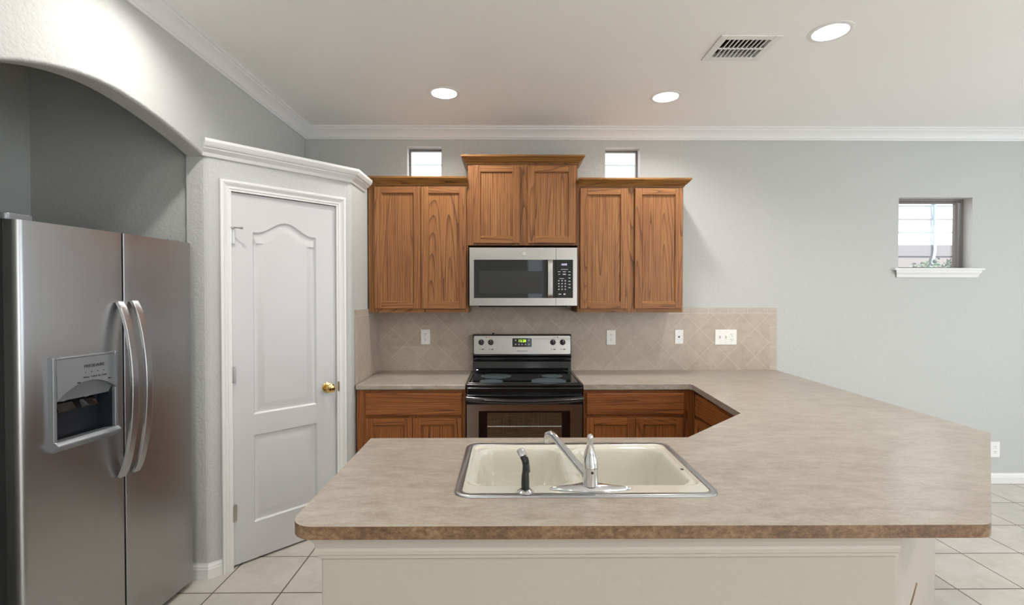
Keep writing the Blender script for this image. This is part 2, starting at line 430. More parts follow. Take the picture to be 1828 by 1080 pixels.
# ceiling with the holes of the recessed cans and of the vent
def holed_slab(outer, holes, z0, z1):
    bm = bmesh.new(); loops = []
    for lp in [outer] + holes:
        vs = [bm.verts.new((x, y, z0)) for x, y in lp]
        loops.append([bm.edges.new((vs[i], vs[(i + 1) % len(vs)])) for i in range(len(vs))])
    r = bmesh.ops.triangle_fill(bm, edges=[e for l in loops for e in l], use_beauty=True)
    fs = [g for g in r['geom'] if isinstance(g, bmesh.types.BMFace)]
    e = bmesh.ops.extrude_face_region(bm, geom=fs)
    for g in e['geom']:
        if isinstance(g, bmesh.types.BMVert): g.co.z = z1
    bmesh.ops.recalc_face_normals(bm, faces=bm.faces)
    return bm
VENT = (1.063, 1.372, 2.44, 2.70)
holes = [arc(x, y, 0.078, 0, 2 * PI, 32)[:-1] for x, y in CANS] + [[(VENT[0] + .035, VENT[2] + .035), (VENT[1] - .035, VENT[2] + .035), (VENT[1] - .035, VENT[3] - .035), (VENT[0] + .035, VENT[3] - .035)]]
bm = holed_slab([(-2.7, YB - .1), (XR + .1, YB - .1), (XR + .1, D + .12), (-2.7, D + .12)], holes, CEIL, CEIL + 0.02)
me = bpy.data.meshes.new('ceiling'); bm.to_mesh(me); bm.free(); me.materials.append(M['ceiling'])
o = bpy.data.objects.new('ceiling', me); C.objects.link(o); structure(o)
XF['ceiling'] = (Vector((0, 0, 0)), 0.0)
structure(MB().box(-2.7, XR + .1, YB - .1, D + .12, CEIL + .14, CEIL + .2).build('ceiling_deck', 'ceiling'))

def holed_wall(name, x0, x1, z0, z1, hs, y, th, m):
    """wall in the xz plane at y, with rectangular holes, thickness away from the room"""
    xs = sorted({x0, x1, *[h[0] for h in hs], *[h[1] for h in hs]}); zs = sorted({z0, z1, *[h[2] for h in hs], *[h[3] for h in hs]})
    b = MB()
    def hole(i, j): 
        cx = (xs[i] + xs[i + 1]) / 2; cz = (zs[j] + zs[j + 1]) / 2
        return any(h[0] < cx < h[1] and h[2] < cz < h[3] for h in hs)
    for i in range(len(xs) - 1):
        for j in range(len(zs) - 1):
            if not hole(i, j):
                a, c, d, e = xs[i], xs[i + 1], zs[j], zs[j + 1]
                b.face([(a, y, d), (c, y, d), (c, y, e), (a, y, e)]); b.face([(a, y + th, d), (a, y + th, e), (c, y + th, e), (c, y + th, d)])
    for h in hs:
        for q in ([(h[0], y, h[2]), (h[0], y, h[3]), (h[0], y + th, h[3]), (h[0], y + th, h[2])], [(h[1], y, h[2]), (h[1], y + th, h[2]), (h[1], y + th, h[3]), (h[1], y, h[3])],
                  [(h[0], y, h[2]), (h[0], y + th, h[2]), (h[1], y + th, h[2]), (h[1], y, h[2])], [(h[0], y, h[3]), (h[1], y, h[3]), (h[1], y + th, h[3]), (h[0], y + th, h[3])]):
            b.face(q, 1)  # returns paler than the wall: daylight on them put into the colour
    return structure(b.build(name, [m, 'trim'], fix=False))
WINS = [(-0.774, -0.509, 2.33, 2.627), (0.759, 1.027, 2.33, 2.622), (3.055, 3.635, 1.69, 2.243)]
holed_wall('wall_back', -1.66, XR, 0, CEIL, WINS, D, 0.12, 'wall')
holed_wall('wall_rear', -1.56, XR, 0, CEIL, [(0.42, 0.72, 0.25, 2.30), (2.0, 4.7, 0.05, 2.45)], YB, -0.1, 'wall')

# left wall with its eyebrow arch, as one outline in the (y, z) plane
def arch_z(y):
    return 2.297 - (0.10 * ((1.97 - y) / 0.44) ** 2 if y < 1.97 else 0.108 * ((y - 1.97) / 0.6) ** 1.6)
ys = [2.575 - i * (2.575 - 1.42) / 40 for i in range(41)]
outline = [(YB, CEIL), (D, CEIL), (D, 0), (2.575, 0)] + [(y, arch_z(y)) for y in ys] + [(1.42, 0), (YB, 0)]
structure(MB().prism_x(outline, -1.66, -1.56).build('wall_left', 'wall', bevel=0.014, seg=3, angle=50))
structure(MB().box(-2.62, -2.50, 1.3, 2.72, 0, CEIL).build('wall_alcove_back', 'wall'))
structure(MB().box(-2.50, -1.66, 2.60, 2.70, 0, CEIL).build('wall_alcove_far', 'wall'))
structure(MB().box(-2.50, -1.66, 1.32, 1.42, 0, CEIL).build('wall_alcove_near', 'wall'))
# right wall with a broad window opening
b = MB()
for (ya, yb, za, zb) in ((YB, D, 0, 0.5), (YB, D, 2.4, CEIL), (YB, -0.7, 0.5, 2.4), (2.7, D, 0.5, 2.4)):
    b.box(XR, XR + .1, ya, yb, za, zb)
structure(b.build('wall_right', 'wall'))

# pantry: angled wall, its return, lid
def ps(s, off=0.0): p = P1 + PD * s + PN * off; return (p.x, p.y)
TH = 0.10
S0, S1 = 0.108, 0.720                                  # rough door opening along the angled wall
bp = MB()
cA = [(-1.66, 2.600), (-1.66, 2.556), (-1.585, 2.555), (-1.572, 2.556), (-1.562, 2.560), (-1.552, 2.5665)]
bp.prism(cA + [ps(S0), ps(S0, -TH), (-1.62, 2.66)], 0, 2.045)
rnd = [ps(0.790), ps(0.801), ps(0.809, -0.0015), (-1.003, 3.153), (-1.0, 3.163)]
bp.prism([ps(S1)] + rnd + [(-1.0, D), (-1.1, D), (-1.1, 3.20), ps(S1, -TH)], 0, 2.045)
top = cA + rnd + [(-1.0, D), (-1.56, D), (-1.66, 2.70)]
bp.prism(top, 2.045, 2.27)
structure(bp.build('wall_pantry', 'wall'))
XF['trimparent'] = (Vector((0, 0, 0)), 0)

# crown mouldings, baseboards
crown = [(0, 2.68), (0.010, 2.68), (0.013, 2.688), (0.020, 2.693), (0.024, 2.705), (0.034, 2.722), (0.048, 2.738), (0.056, 2.744), (0.058, 2.755), (0.066, 2.758), (0.066, CEIL), (0, CEIL)]
structure(MB().sweep([(-1.56, YB), (-1.56, D), (XR, D)], crown).build('trim_1', 'trim', smooth=14))
pc = [(0, 2.196), (0.008, 2.196), (0.012, 2.203), (0.016, 2.212), (0.026, 2.222), (0.037, 2.230), (0.037, 2.236), (0.046, 2.240), (0.054, 2.250), (0.060, 2.262), (0.060, 2.276), (0, 2.276)]
structure(MB().sweep([(P1.x - 0.012, P1.y - 0.012), (P2.x, P2.y), (P2.x, 3.43)], pc).build('trim_2', 'trim', smooth=14))
bb = [(0, 0), (0.014, 0), (0.014, 0.050), (0.011, 0.056), (0.012, 0.062), (0.007, 0.070), (0.005, 0.078), (0, 0.078)]
structure(MB().sweep([(2.0, D), (XR, D)], bb).build('baseboard_back', 'trim', smooth=14))
structure(MB().sweep([(-1.655, 2.556), (-1.563, 2.556), ps(0.062)], bb).build('baseboard_pantry', 'trim', smooth=14))
structure(MB().sweep([(-1.56, YB), (-1.56, 1.42)], bb).build('baseboard_left', 'trim', smooth=14))

# windows in the back wall
def window(n, h, fr=0.016, slider=False):
    y0 = D + 0.075
    w = MB()
    for (a, c, d, e) in ((h[0], h[0] + fr, h[2], h[3]), (h[1] - fr, h[1], h[2], h[3]), (h[0] + fr, h[1] - fr, h[2], h[2] + fr * .7), (h[0] + fr, h[1] - fr, h[3] - fr, h[3])):
        w.box(a, c, y0, y0 + 0.035, d, e)
    if slider:
        w.box(h[1] - 0.062, h[1] - 0.040, y0 + 0.006, y0 + 0.03, h[2] + 0.012, h[3] - 0.016)
        w.box(h[0] + fr, h[1] - 0.062, y0 + 0.006, y0 + 0.03, h[3] - 0.034, h[3] - 0.020)
    o = structure(w.build('window_%d' % n, 'alu', bevel=0.002))
    g = MB().box(h[0] + fr, h[1] - fr, y0 + 0.016, y0 + 0.020, h[2] + fr * .7, h[3] - fr).build('pane', 'glass', o)
    return o
for i, h in enumerate(WINS): window(i + 1, h, 0.018 if i == 2 else 0.013, i == 2)
h = WINS[2]
sl = MB().prism_y([(h[0] - 0.05, 1.690), (h[1] + 0.075, 1.690), (h[1] + 0.075, 1.674), (h[0] - 0.05, 1.674)], D - 0.035, D + 0.075)
sill = structure(sl.build('trim_3', 'trim', bevel=0.003))
ap = [(0, 1.618), (0.008, 1.618), (0.012, 1.630), (0.014, 1.640), (0.022, 1.652), (0.026, 1.664), (0.026, 1.674), (0, 1.674)]
xa, xb = h[0] - 0.010, h[1] + 0.035
b = MB()
V = []
for (xx, sgn) in ((xa, -1), (xb, 1)):
    for (o_, z) in ap: V.append((xx + sgn * o_ * 0.9, D - o_, z))
m_ = len(ap)
b.shared(V, [[j, (j + 1) % m_, m_ + (j + 1) % m_, m_ + j] for j in range(m_)] + [list(range(m_))[::-1], [m_ + j for j in range(m_)]])
b.build('apron', 'trim', sill, smooth=14)

# pantry door, casing
XF['door_local'] = (Vector((P1.x, P1.y, 0)), PA)
def local_to_world(s, off, z): x, y = ps(s, off); return (x, y, z)
def casing():
    """three-sided mitred casing with a stepped profile, s along the wall, off out of it"""
    prof = [(0, 0), (0, 0.008), (0.010, 0.009), (0.012, 0.0125), (0.020, 0.0135), (0.022, 0.0105), (0.034, 0.017), (0.038, 0.0205), (0.041, 0.0175), (0.043, 0.0215), (0.054, 0.0215), (0.057, 0.017), (0.057, 0)]   # (distance from the inner edge, thickness)
    sa, sb, zt = 0.117, 0.713, 2.034
    V = []; F = []; m = len(prof)
    for (corner, fx, fz) in (('a0', -1, 0), ('a1', -1, 1), ('b1', 1, 1), ('b0', 1, 0)):
        for (d, t) in prof:
            s_ = (sa if fx < 0 else sb) + fx * d; z = (zt + d) if fz else 0.0
            V.append(local_to_world(s_, t, z))
    for i in range(3):
        for j in range(m): F.append([i * m + j, i * m + (j + 1) % m, (i + 1) * m + (j + 1) % m, (i + 1) * m + j])
    F.append(list(range(m))); F.append([3 * m + j for j in range(m)])
    return MB().shared(V, F)
cas = structure(casing().build('trim_4', 'trim', smooth=14))
jb = MB()
def pbox(b, s0, s1, o0, o1, z0, z1, mi=0):
    V = [local_to_world(s, o_, z) for z in (z0, z1) for (s, o_) in ((s0, o0), (s1, o0), (s1, o1), (s0, o1))]
    b.shared(V, [[0, 1, 2, 3], [4, 7, 6, 5], [0, 4, 5, 1], [1, 5, 6, 2], [2, 6, 7, 3], [3, 7, 4, 0]], mi)
pbox(jb, S0, 0.1165, 0.0, -TH, 0, 2.045); pbox(jb, 0.7135, S1, 0.0, -TH, 0, 2.045); pbox(jb, 0.1165, 0.7135, 0.0, -TH, 2.034, 2.045)
jb.build('jamb', 'trim', cas)

def moulded_door():
    w0, w1, h0, h1 = 0.119, 0.711, 0.012, 2.030; off = -0.008
    def up(s0=0.228, s1=0.588, zb=0.815, zs=1.826, zp=1.893):
        pts = [(s0, zb), (s1, zb), (s1, zs)]
        n = 28
        for i in range(1, n):
            t = i / n; x = s1 + (s0 - s1) * t; u = abs(2 * t - 1)
            pts.append((x, zs + (zp - zs) * (0.5 + 0.5 * math.cos(PI * min(1, u / 0.90)))))
        pts.append((s0, zs)); return pts
    lowp = [(0.228, 0.215), (0.588, 0.215), (0.588, 0.700), (0.228, 0.700)]
    outs = [up(), lowp]
    bm = bmesh.new(); edges = []
    for lp in [[(w0, h0), (w1, h0), (w1, h1), (w0, h1)]] + outs:
        vs = [bm.verts.new((x, z, 0)) for x, z in lp]
        edges += [bm.edges.new((vs[i], vs[(i + 1) % len(vs)])) for i in range(len(vs))]
    bmesh.ops.triangle_fill(bm, edges=edges, use_beauty=True)
    mbx = MB()
    for f in bm.faces: mbx.face([local_to_world(v.co.x, off, v.co.y) for v in f.verts])
    bm.free()
    def inset(poly, d):
        n = len(poly); r = []
        for i in range(n):
            a, p, c = Vector(poly[i - 1]), Vector(poly[i]), Vector(poly[(i + 1) % n])
            e1 = (p - a).normalized(); e2 = (c - p).normalized(); n1 = Vector((-e1.y, e1.x)); n2 = Vector((-e2.y, e2.x))
            bb_ = (n1 + n2).normalized(); k_ = d / max(0.35, bb_.dot(n1)); r.append(tuple(p + bb_ * k_))
        return r
    for po in outs:
        rings = [(po, 0.0)] + [(inset(po, d), dep) for d, dep in ((0.004, -0.005), (0.009, -0.0095), (0.017, -0.0105), (0.023, -0.0100), (0.040, -0.0055), (0.056, -0.0015), (0.060, -0.001))]
        n = len(po)
        for (a, da), (c, dc) in zip(rings, rings[1:]):
            for i in range(n):
                j = (i + 1) % n
                mbx.face([local_to_world(*q) for q in ((a[i][0], off + da, a[i][1]), (a[j][0], off + da, a[j][1]), (c[j][0], off + dc, c[j][1]), (c[i][0], off + dc, c[i][1]))])
        mbx.face([local_to_world(x, off + rings[-1][1], z) for x, z in rings[-1][0]])
    # edges and back of the slab
    for (a, c) in (((w0, h0), (w1, h0)), ((w1, h0), (w1, h1)), ((w1, h1), (w0, h1)), ((w0, h1), (w0, h0))):
        mbx.face([local_to_world(a[0], off, a[1]), local_to_world(c[0], off, c[1]), local_to_world(c[0], off - .035, c[1]), local_to_world(a[0], off - .035, a[1])])
    mbx.face([local_to_world(x, off - .035, z) for x, z in ((w0, h0), (w0, h1), (w1, h1), (w1, h0))])
    o = mbx.build('door_1', 'door', fix=False)
    bm = bmesh.new(); bm.from_mesh(o.data); bmesh.ops.remove_doubles(bm, verts=bm.verts, dist=0.00005); bmesh.ops.recalc_face_normals(bm, faces=bm.faces); bm.to_mesh(o.data); bm.free()
    for p in o.data.polygons: p.use_smooth = True
    o.data.set_sharp_from_angle(angle=math.radians(24))
    return structure(o)
door = moulded_door()
# brass knob, hinges, stop pin (built in the door's own frame)
def in_frame(b, loc, rz, fn=None):
    mt = Matrix.Translation(loc) @ Matrix.Rotation(rz, 4, 'Z'); b.v = [tuple(mt @ Vector(p)) for p in b.v]; return b
kx, ky = ps(0.655, -0.008)
kn = MB().lathe([(0.033, 0), (0.033, 0.003), (0.029, 0.007), (0.013, 0.010), (0.011, 0.024), (0.014, 0.030), (0.024, 0.036), (0.0275, 0.046), (0.0265, 0.056), (0.020, 0.063), (0.010, 0.066), (0.0, 0.066)], (0, 0, 0.908), 'y', 36)
sub(in_frame(kn, (kx, ky, 0), PA).build('door_knob', 'brass', door, smooth=30), 'round polished brass knob')
st = MB(); pbox(st, 0.7145, 0.7185, 0.022, -0.004, 0.88, 0.94)
sub(st.build('strike_plate', 'brass', cas), 'brass strike plate on the jamb')
for hz in (1.80, 1.05, 0.30):
    hx, hy = ps(0.1165, 0.003)
    hg = MB()
    hg.lathe([(0.0055, 0), (0.0055, 0.089)], (0, 0, hz - 0.045), 'z', 12)
    for q in range(5): hg.lathe([(0.0062, 0), (0.0062, 0.0155)], (0, 0, hz - 0.044 + q * 0.0178), 'z', 12)
    hg.box(0.002, 0.018, -0.002, 0.004, hz - 0.045, hz + 0.044)
    o = in_frame(hg, (hx, hy, 0), PA).build('hinge', 'nickel', door, smooth=30)
stp = MB(); px_, py_ = ps(0.120, 0.010)
stp.tube([(0, 0, 1.836), (0.006, -0.022, 1.838), (0.030, -0.040, 1.836)], 0.0035, 10)
stp.lathe([(0.006, 0), (0.007, 0.004), (0.006, 0.010)], (0.0, 0.0, 1.832), 'z', 12)
stp.tube([(0.027, -0.038, 1.836), (0.038, -0.046, 1.836)], 0.0065, 10)
sub(in_frame(stp, (px_, py_, 0), PA).build('door_stop', 'nickel', door, smooth=30), 'small metal hinge-pin door stop')

# ------------------------------------------------------------------ backsplash tiles
bs = MB()
def uvface(b, pts, uvs, mi): b.face(pts, mi, uvs)
yb = D - 0.009
def yquad(b, x0, x1, z0, z1, mi): b.face([(x0, yb, z0), (x1, yb, z0), (x1, yb, z1), (x0, yb, z1)], mi, [(x0, z0), (x1, z0), (x1, z1), (x0, z1)])
ZT0, ZT1, ZB = 1.337, 1.382, 0.893
XL, XRb, XRe = -0.992, 2.045, 2.100
yquad(bs, XL, XRb, ZB, ZT0, 0); yquad(bs, XL, 1.25, ZT0, ZT1, 0); yquad(bs, -0.27, 0.49, ZT1, 1.45, 0); yquad(bs, 1.25, XRe, ZT0, ZT1, 1)
bs.face([(XRb, yb, ZB), (XRe, yb, ZB), (XRe, yb, ZT0), (XRb, yb, ZT0)], 2, [(0.008, ZB), (0.063 + .0, ZB), (0.063, ZT0), (0.008, ZT0)])
bs.face([(XL, yb, ZT1), (XRe, yb, ZT1), (XRe, D - .001, ZT1), (XL, D - .001, ZT1)], 1); bs.face([(XRe, yb, ZB), (XRe, D - .001, ZB), (XRe, D - .001, ZT1), (XRe, yb, ZT1)], 1)
tag(bs.build('backsplash', ['tile', 'tile_border', 'tile_border_v'], fix=False), 'beige diagonal tile backsplash on the back wall between counter and upper cabinets', 'backsplash')
b2 = MB(); xs_ = -0.991; y0s, y0b, y1s = 3.205, 3.252, D - 0.010
b2.face([(xs_, y0b, ZB), (xs_, y1s, ZB), (xs_, y1s, ZT0), (xs_, y0b, ZT0)], 0, [(y0b, ZB), (y1s, ZB), (y1s, ZT0), (y0b, ZT0)])
b2.face([(xs_, y0s, ZT0), (xs_, y1s, ZT0), (xs_, y1s, ZT1), (xs_, y0s, ZT1)], 1, [(y0s, ZT0), (y1s, ZT0), (y1s, ZT1), (y0s, ZT1)])
b2.face([(xs_, y0s, ZB), (xs_, y0b, ZB), (xs_, y0b, ZT0), (xs_, y0s, ZT0)], 2, [(0.008, ZB), (0.055, ZB), (0.055, ZT0), (0.008, ZT0)])
b2.face([(xs_, y0s, ZB), (xs_, y0s, ZT1), (xs_ - .008, y0s, ZT1), (xs_ - .008, y0s, ZB)], 1); b2.face([(xs_, y0s, ZT1), (xs_, y1s, ZT1), (xs_ - .008, y1s, ZT1), (xs_ - .008, y0s, ZT1)], 1)
tag(b2.build('backsplash', ['tile', 'tile_border', 'tile_border_v'], fix=False), 'narrow beige tile backsplash on the pantry side wall above the short counter', 'backsplash')

# ------------------------------------------------------------------ cabinets (faces look towards -y)
def shaker(b, x0, x1, z0, z1, y, th=0.019, st=0.050, rl=0.046):
    b.box(x0, x0 + st, y, y + th, z0, z1, 0, 2); b.box(x1 - st, x1, y, y + th, z0, z1, 0, 2)
    b.box(x0 + st, x1 - st, y, y + th, z0, z0 + rl, 0, 0); b.box(x0 + st, x1 - st, y, y + th, z1 - rl, z1, 0, 0)
    c = 0.006; xi0, xi1, zi0, zi1 = x0 + st, x1 - st, z0 + rl, z1 - rl; yp = y + 0.009
    off = (random.uniform(0, 40), random.uniform(0, 40))
    for q in ([(xi0, y, zi0), (xi1, y, zi0), (xi1 - c, yp, zi0 + c), (xi0 + c, yp, zi0 + c)], [(xi0, y, zi1), (xi0 + c, yp, zi1 - c), (xi1 - c, yp, zi1 - c), (xi1, y, zi1)],
              [(xi0, y, zi0), (xi0 + c, yp, zi0 + c), (xi0 + c, yp, zi1 - c), (xi0, y, zi1)], [(xi1, y, zi0), (xi1, y, zi1), (xi1 - c, yp, zi1 - c), (xi1 - c, yp, zi0 + c)]):
        b.face(q, 0, b._proj(q, 2, off))
    q = [(xi0 + c, yp, zi0 + c), (xi1 - c, yp, zi0 + c), (xi1 - c, yp, zi1 - c), (xi0 + c, yp, zi1 - c)]
    b.face(q, 0, b._proj(q, 2, off))
def cab_door(parent, x0, x1, z0, z1, y, m='oak'):
    b = MB(); shaker(b, x0, x1, z0, z1, y)
    return b.build('door', m, parent, bevel=0.0022, seg=2, angle=50, fix=False)
def carcass(parent, x0, x1, z0, z1, yf, yb_, opens, name='body', top=True, m='oak'):
    """box with a face frame; opens are the holes in the frame, dark inside"""
    b = MB(); t = 0.016
    b.box(x0, x0 + t, yf + .019, yb_, z0, z1, 0, 2); b.box(x1 - t, x1, yf + .019, yb_, z0, z1, 0, 2)
    b.box(x0 + t, x1 - t, yf + .019, yb_, z0, z0 + t, 0, 0)
    if top: b.box(x0 + t, x1 - t, yf + .019, yb_, z1 - t, z1, 0, 0)
    b.box(x0 + t, x1 - t, yb_ - .006, yb_, z0 + t, z1 - t, 0, 2)
    xs = sorted({x0, x1, *[o_[0] for o_ in opens], *[o_[1] for o_ in opens]}); zs = sorted({z0, z1, *[o_[2] for o_ in opens], *[o_[3] for o_ in opens]})
    for i in range(len(xs) - 1):
        run = None
        solid = [not any(o_[0] < (xs[i] + xs[i + 1]) / 2 < o_[1] and o_[2] < (zs[j] + zs[j + 1]) / 2 < o_[3] for o_ in opens) for j in range(len(zs) - 1)]
        j = 0
        while j < len(solid):
            if solid[j]:
                k_ = j
                while k_ + 1 < len(solid) and solid[k_ + 1]: k_ += 1
                tall = (zs[k_ + 1] - zs[j]) > (xs[i + 1] - xs[i])
                b.box(xs[i], xs[i + 1], yf, yf + .019, zs[j], zs[k_ + 1], 0, 2 if tall else 0); j = k_ + 1
            else: j += 1
    return b.build(name, m, parent, fix=False)
cp = lambda z: [(0, z), (0.006, z), (0.009, z + 0.008), (0.018, z + 0.016), (0.032, z + 0.028), (0.040, z + 0.038), (0.047, z + 0.044), (0.047, z + 0.056), (0, z + 0.056)]
def wood_crown(parent, path, z):
    b = MB(); b.sweep(path, cp(z), 0, 0)
    return b.build('crown', 'oak_crown', parent, smooth=20, fix=True)
YF = 3.507; YDo = YF - 0.0195
def upper(label, x0, x1, z0, z1, doors, crown_z, path):
    t = thing('upper_cabinet', label, 'cabinet', ((x0 + x1) / 2, YF, z0), 0, 'oak upper cabinets')
    carcass(t, x0, x1, z0, z1, YF, D - 0.013, [(a + .03, c - .03, z0 + .045, z1 - .06) for a, c in doors])
    zt = crown_z - 0.012
    for a, c in doors: cab_door(t, a, c, z0 + 0.028 if z0 < 1.5 else z0 + 0.014, zt, YDo)
    wood_crown(t, path, crown_z)
    return t
upper('oak two-door upper cabinet beside the pantry, left of the microwave', -0.990, -0.282, 1.355, 2.300, [(-0.944, -0.6165), (-0.6125, -0.293)], 2.260,
      [(-0.990, YF), (-0.285, YF)])
upper('short taller-mounted oak cabinet directly above the microwave', -0.2815, 0.4995, 1.835, 2.455, [(-0.243, 0.086), (0.143, 0.484)], 2.412,
      [(-0.2815, 3.79), (-0.2815, YF), (0.4995, YF), (0.4995, 3.79)])
upper('oak two-door upper cabinet right of the microwave, by the bare wall', 0.500, 1.257, 1.355, 2.300, [(0.518, 0.856), (0.908, 1.247)], 2.252,
      [(0.503, YF), (1.257, YF), (1.257, 3.79)])

CT = 0.862          # underside of the worktops
YBF = 3.215         # base cabinet face frames
def raised_front(b, x0, x1, z0, z1, y, th=0.019, e=0.006, grain=0):
    """drawer front with a routed edge"""
    b.box(x0, x1, y + 0.006, y + th, z0, z1, 0, grain)
    off = (random.uniform(0, 40), random.uniform(0, 40)); c = e
    o_ = [(x0, y + .006, z0), (x1, y + .006, z0), (x1, y + .006, z1), (x0, y + .006, z1)]; i_ = [(x0 + c, y, z0 + c), (x1 - c, y, z0 + c), (x1 - c, y, z1 - c), (x0 + c, y, z1 - c)]
    for k_ in range(4):
        q = [o_[k_], o_[(k_ + 1) % 4], i_[(k_ + 1) % 4], i_[k_]]; b.face(q, 0, b._proj(q, grain, off))
    b.face(i_, 0, b._proj(i_, grain, off))
def base(label, x0, x1, doors, drawer):
    t = thing('base_cabinet', label, 'cabinet', ((x0 + x1) / 2, YBF, 0), 0, 'oak base cabinets')
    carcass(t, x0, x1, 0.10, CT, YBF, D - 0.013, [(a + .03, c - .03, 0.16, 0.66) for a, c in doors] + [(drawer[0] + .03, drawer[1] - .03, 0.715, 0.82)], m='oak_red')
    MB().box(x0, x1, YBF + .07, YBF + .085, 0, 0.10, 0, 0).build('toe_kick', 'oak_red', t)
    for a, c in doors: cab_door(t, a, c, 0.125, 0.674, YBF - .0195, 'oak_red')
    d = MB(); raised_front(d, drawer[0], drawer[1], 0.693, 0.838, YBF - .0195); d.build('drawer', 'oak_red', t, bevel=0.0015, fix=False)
    return t
base('oak base cabinet under the short counter between pantry and stove', -0.989, -0.276, [(-0.931, -0.6225), (-0.6185, -0.300)], (-0.930, -0.297))
base('oak base cabinet right of the stove with one wide drawer over two doors', 0.500, 1.236, [(0.516, 0.8375), (0.8415, 1.156)], (0.516, 1.163))
# leg of the U: face looks towards -x
t = thing('base_cabinet', 'oak base cabinet with drawer in the counter leg, facing the stove side', 'cabinet', (1.24, 2.36, 0), -PI/2, 'oak base cabinets')
# local frame: x runs from y=YBF towards the camera
XF[t.name] = (Vector((1.240, 3.214, 0)), -PI/2); t.location = (1.240, 3.214, 0)
def lcar(): 
    b = MB(); w = 0.80; t_ = 0.016; dp = 0.60
    b.box(0, t_, .019, dp, .10, CT, 0, 2); b.box(w - t_, w, .019, dp, .10, CT, 0, 2); b.box(t_, w - t_, .019, dp, .10, .116, 0, 0); b.box(t_, w - t_, dp - .006, dp, .116, CT, 0, 2)
    b.box(0, 0.05, 0, .019, .10, CT, 0, 2); b.box(w - .04, w, 0, .019, .10, CT, 0, 2); b.box(.05, w - .04, 0, .019, .835, CT, 0, 0); b.box(.05, w - .04, 0, .019, .665, .70, 0, 0); b.box(.05, w - .04, 0, .019, .10, .14, 0, 0)
    b.box(0, w, .07, .085, 0, .10, 0, 0)
    return b
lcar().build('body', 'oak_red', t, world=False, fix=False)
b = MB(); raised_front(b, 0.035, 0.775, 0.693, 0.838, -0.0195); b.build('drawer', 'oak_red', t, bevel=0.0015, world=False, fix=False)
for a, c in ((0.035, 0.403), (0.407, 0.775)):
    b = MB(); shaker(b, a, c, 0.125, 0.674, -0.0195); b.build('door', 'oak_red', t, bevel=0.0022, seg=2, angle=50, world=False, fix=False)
# sink base, open on top, doors face the stove
t = thing('base_cabinet', 'oak sink cabinet hidden under the peninsula top', 'cabinet', (0.2, 1.95, 0), PI, 'oak base cabinets')
b = MB(); t_ = 0.016
XF[t.name] = (Vector((0.67, 1.95, 0)), PI); t.location = (0.67, 1.95, 0)
w = 1.09; dp = 0.56
b.box(0, t_, .019, dp, .10, CT, 0, 2); b.box(w - t_, w, .019, dp, .10, CT, 0, 2); b.box(t_, w - t_, .019, dp, .10, .116, 0, 0)
b.box(0, .04, 0, .019, .10, CT, 0, 2); b.box(w - .04, w, 0, .019, .10, CT, 0, 2); b.box(.04, w - .04, 0, .019, .69, CT, 0, 0); b.box(.04, w - .04, 0, .019, .10, .14, 0, 0); b.box(0, w, .07, .085, 0, .10, 0, 0)
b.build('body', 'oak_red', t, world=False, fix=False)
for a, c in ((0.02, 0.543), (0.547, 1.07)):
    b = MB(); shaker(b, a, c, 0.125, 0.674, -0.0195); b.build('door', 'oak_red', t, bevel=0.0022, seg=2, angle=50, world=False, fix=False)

# ------------------------------------------------------------------ peninsula half wall and its trim
hw = MB()
HT = 0.861
hw.prism([(-0.485, 1.27), (1.023, 1.27), (1.913, 2.16), (1.913, D - .001), (1.855, D - .001), (1.855, 2.19), (0.995, 1.33), (-0.425, 1.33), (-0.425, 1.94), (-0.485, 1.94)], 0, HT)
structure(hw.build('wall_peninsula', 'wall_smooth', bevel=0.006, seg=2))
hc = [(0, 0.795), (0.006, 0.795), (0.007, 0.803), (0.012, 0.807), (0.014, 0.818), (0.011, 0.824), (0.012, 0.836), (0.020, 0.848), (0.026, 0.852), (0.026, HT), (0, HT)]
structure(MB().sweep([(-0.485, 1.94), (-0.485, 1.27), (1.023, 1.27)], [(o_, z) for o_, z in hc]).build('trim_5', 'trim_beige', smooth=15))
w = MB().tube([(1.055, 1.288, 0.585), (1.050, 1.283, 0.60), (1.056, 1.270, 0.640), (1.062, 1.262, 0.690), (1.0735, 1.2655, 0.722)][::-1] + [(1.052, 1.285, 0.56)], [0.0016, 0.002, 0.002, 0.002, 0.002, 0.002], 8)
tag(w.build('cable', 'wire', smooth=40), 'thin tan wire poking from the angled face of the peninsula half wall', 'cable')

# ------------------------------------------------------------------ worktops
def slab(name, outer, holes, z0, z1, label, edge_test, bevel):
    bm = holed_slab(outer, holes, z0, z1)
    for f in bm.faces:
        c = f.calc_center_median(); f.material_index = 1 if abs(f.normal.z) < 0.5 and edge_test(c) else 0
        f.smooth = True
    # join the flat triangles so only true edges are bevelled
    me = bpy.data.meshes.new(name); bm.to_mesh(me); bm.free()
    me.materials.append(M['counter']); me.materials.append(M['edge'])
    o = bpy.data.objects.new(name, me); C.objects.link(o)
    b = o.modifiers.new('edge', 'BEVEL'); b.width = bevel; b.segments = 3; b.limit_method = 'ANGLE'; b.angle_limit = math.radians(60)
    wn = o.modifiers.new('shade', 'WEIGHTED_NORMAL')
    XF[o.name] = (Vector((0, 0, 0)), 0)
    return tag(o, label, 'countertop')
CZ = 0.8955
def fillet(p, a, c, r, n=7):
    p = Vector(p); d1 = (Vector(a) - p).normalized(); d2 = (Vector(c) - p).normalized()
    th = d1.angle(d2); L = r / math.tan(th / 2); s_ = p + d1 * L; e_ = p + d2 * L
    cen = p + (d1 + d2).normalized() * (r / math.sin(th / 2))
    a0 = math.atan2(s_.y - cen.y, s_.x - cen.x); a1 = math.atan2(e_.y - cen.y, e_.x - cen.x)
    if a1 - a0 > PI: a1 -= 2 * PI
    if a0 - a1 > PI: a1 += 2 * PI
    return arc(cen.x, cen.y, r, a0, a1, n)
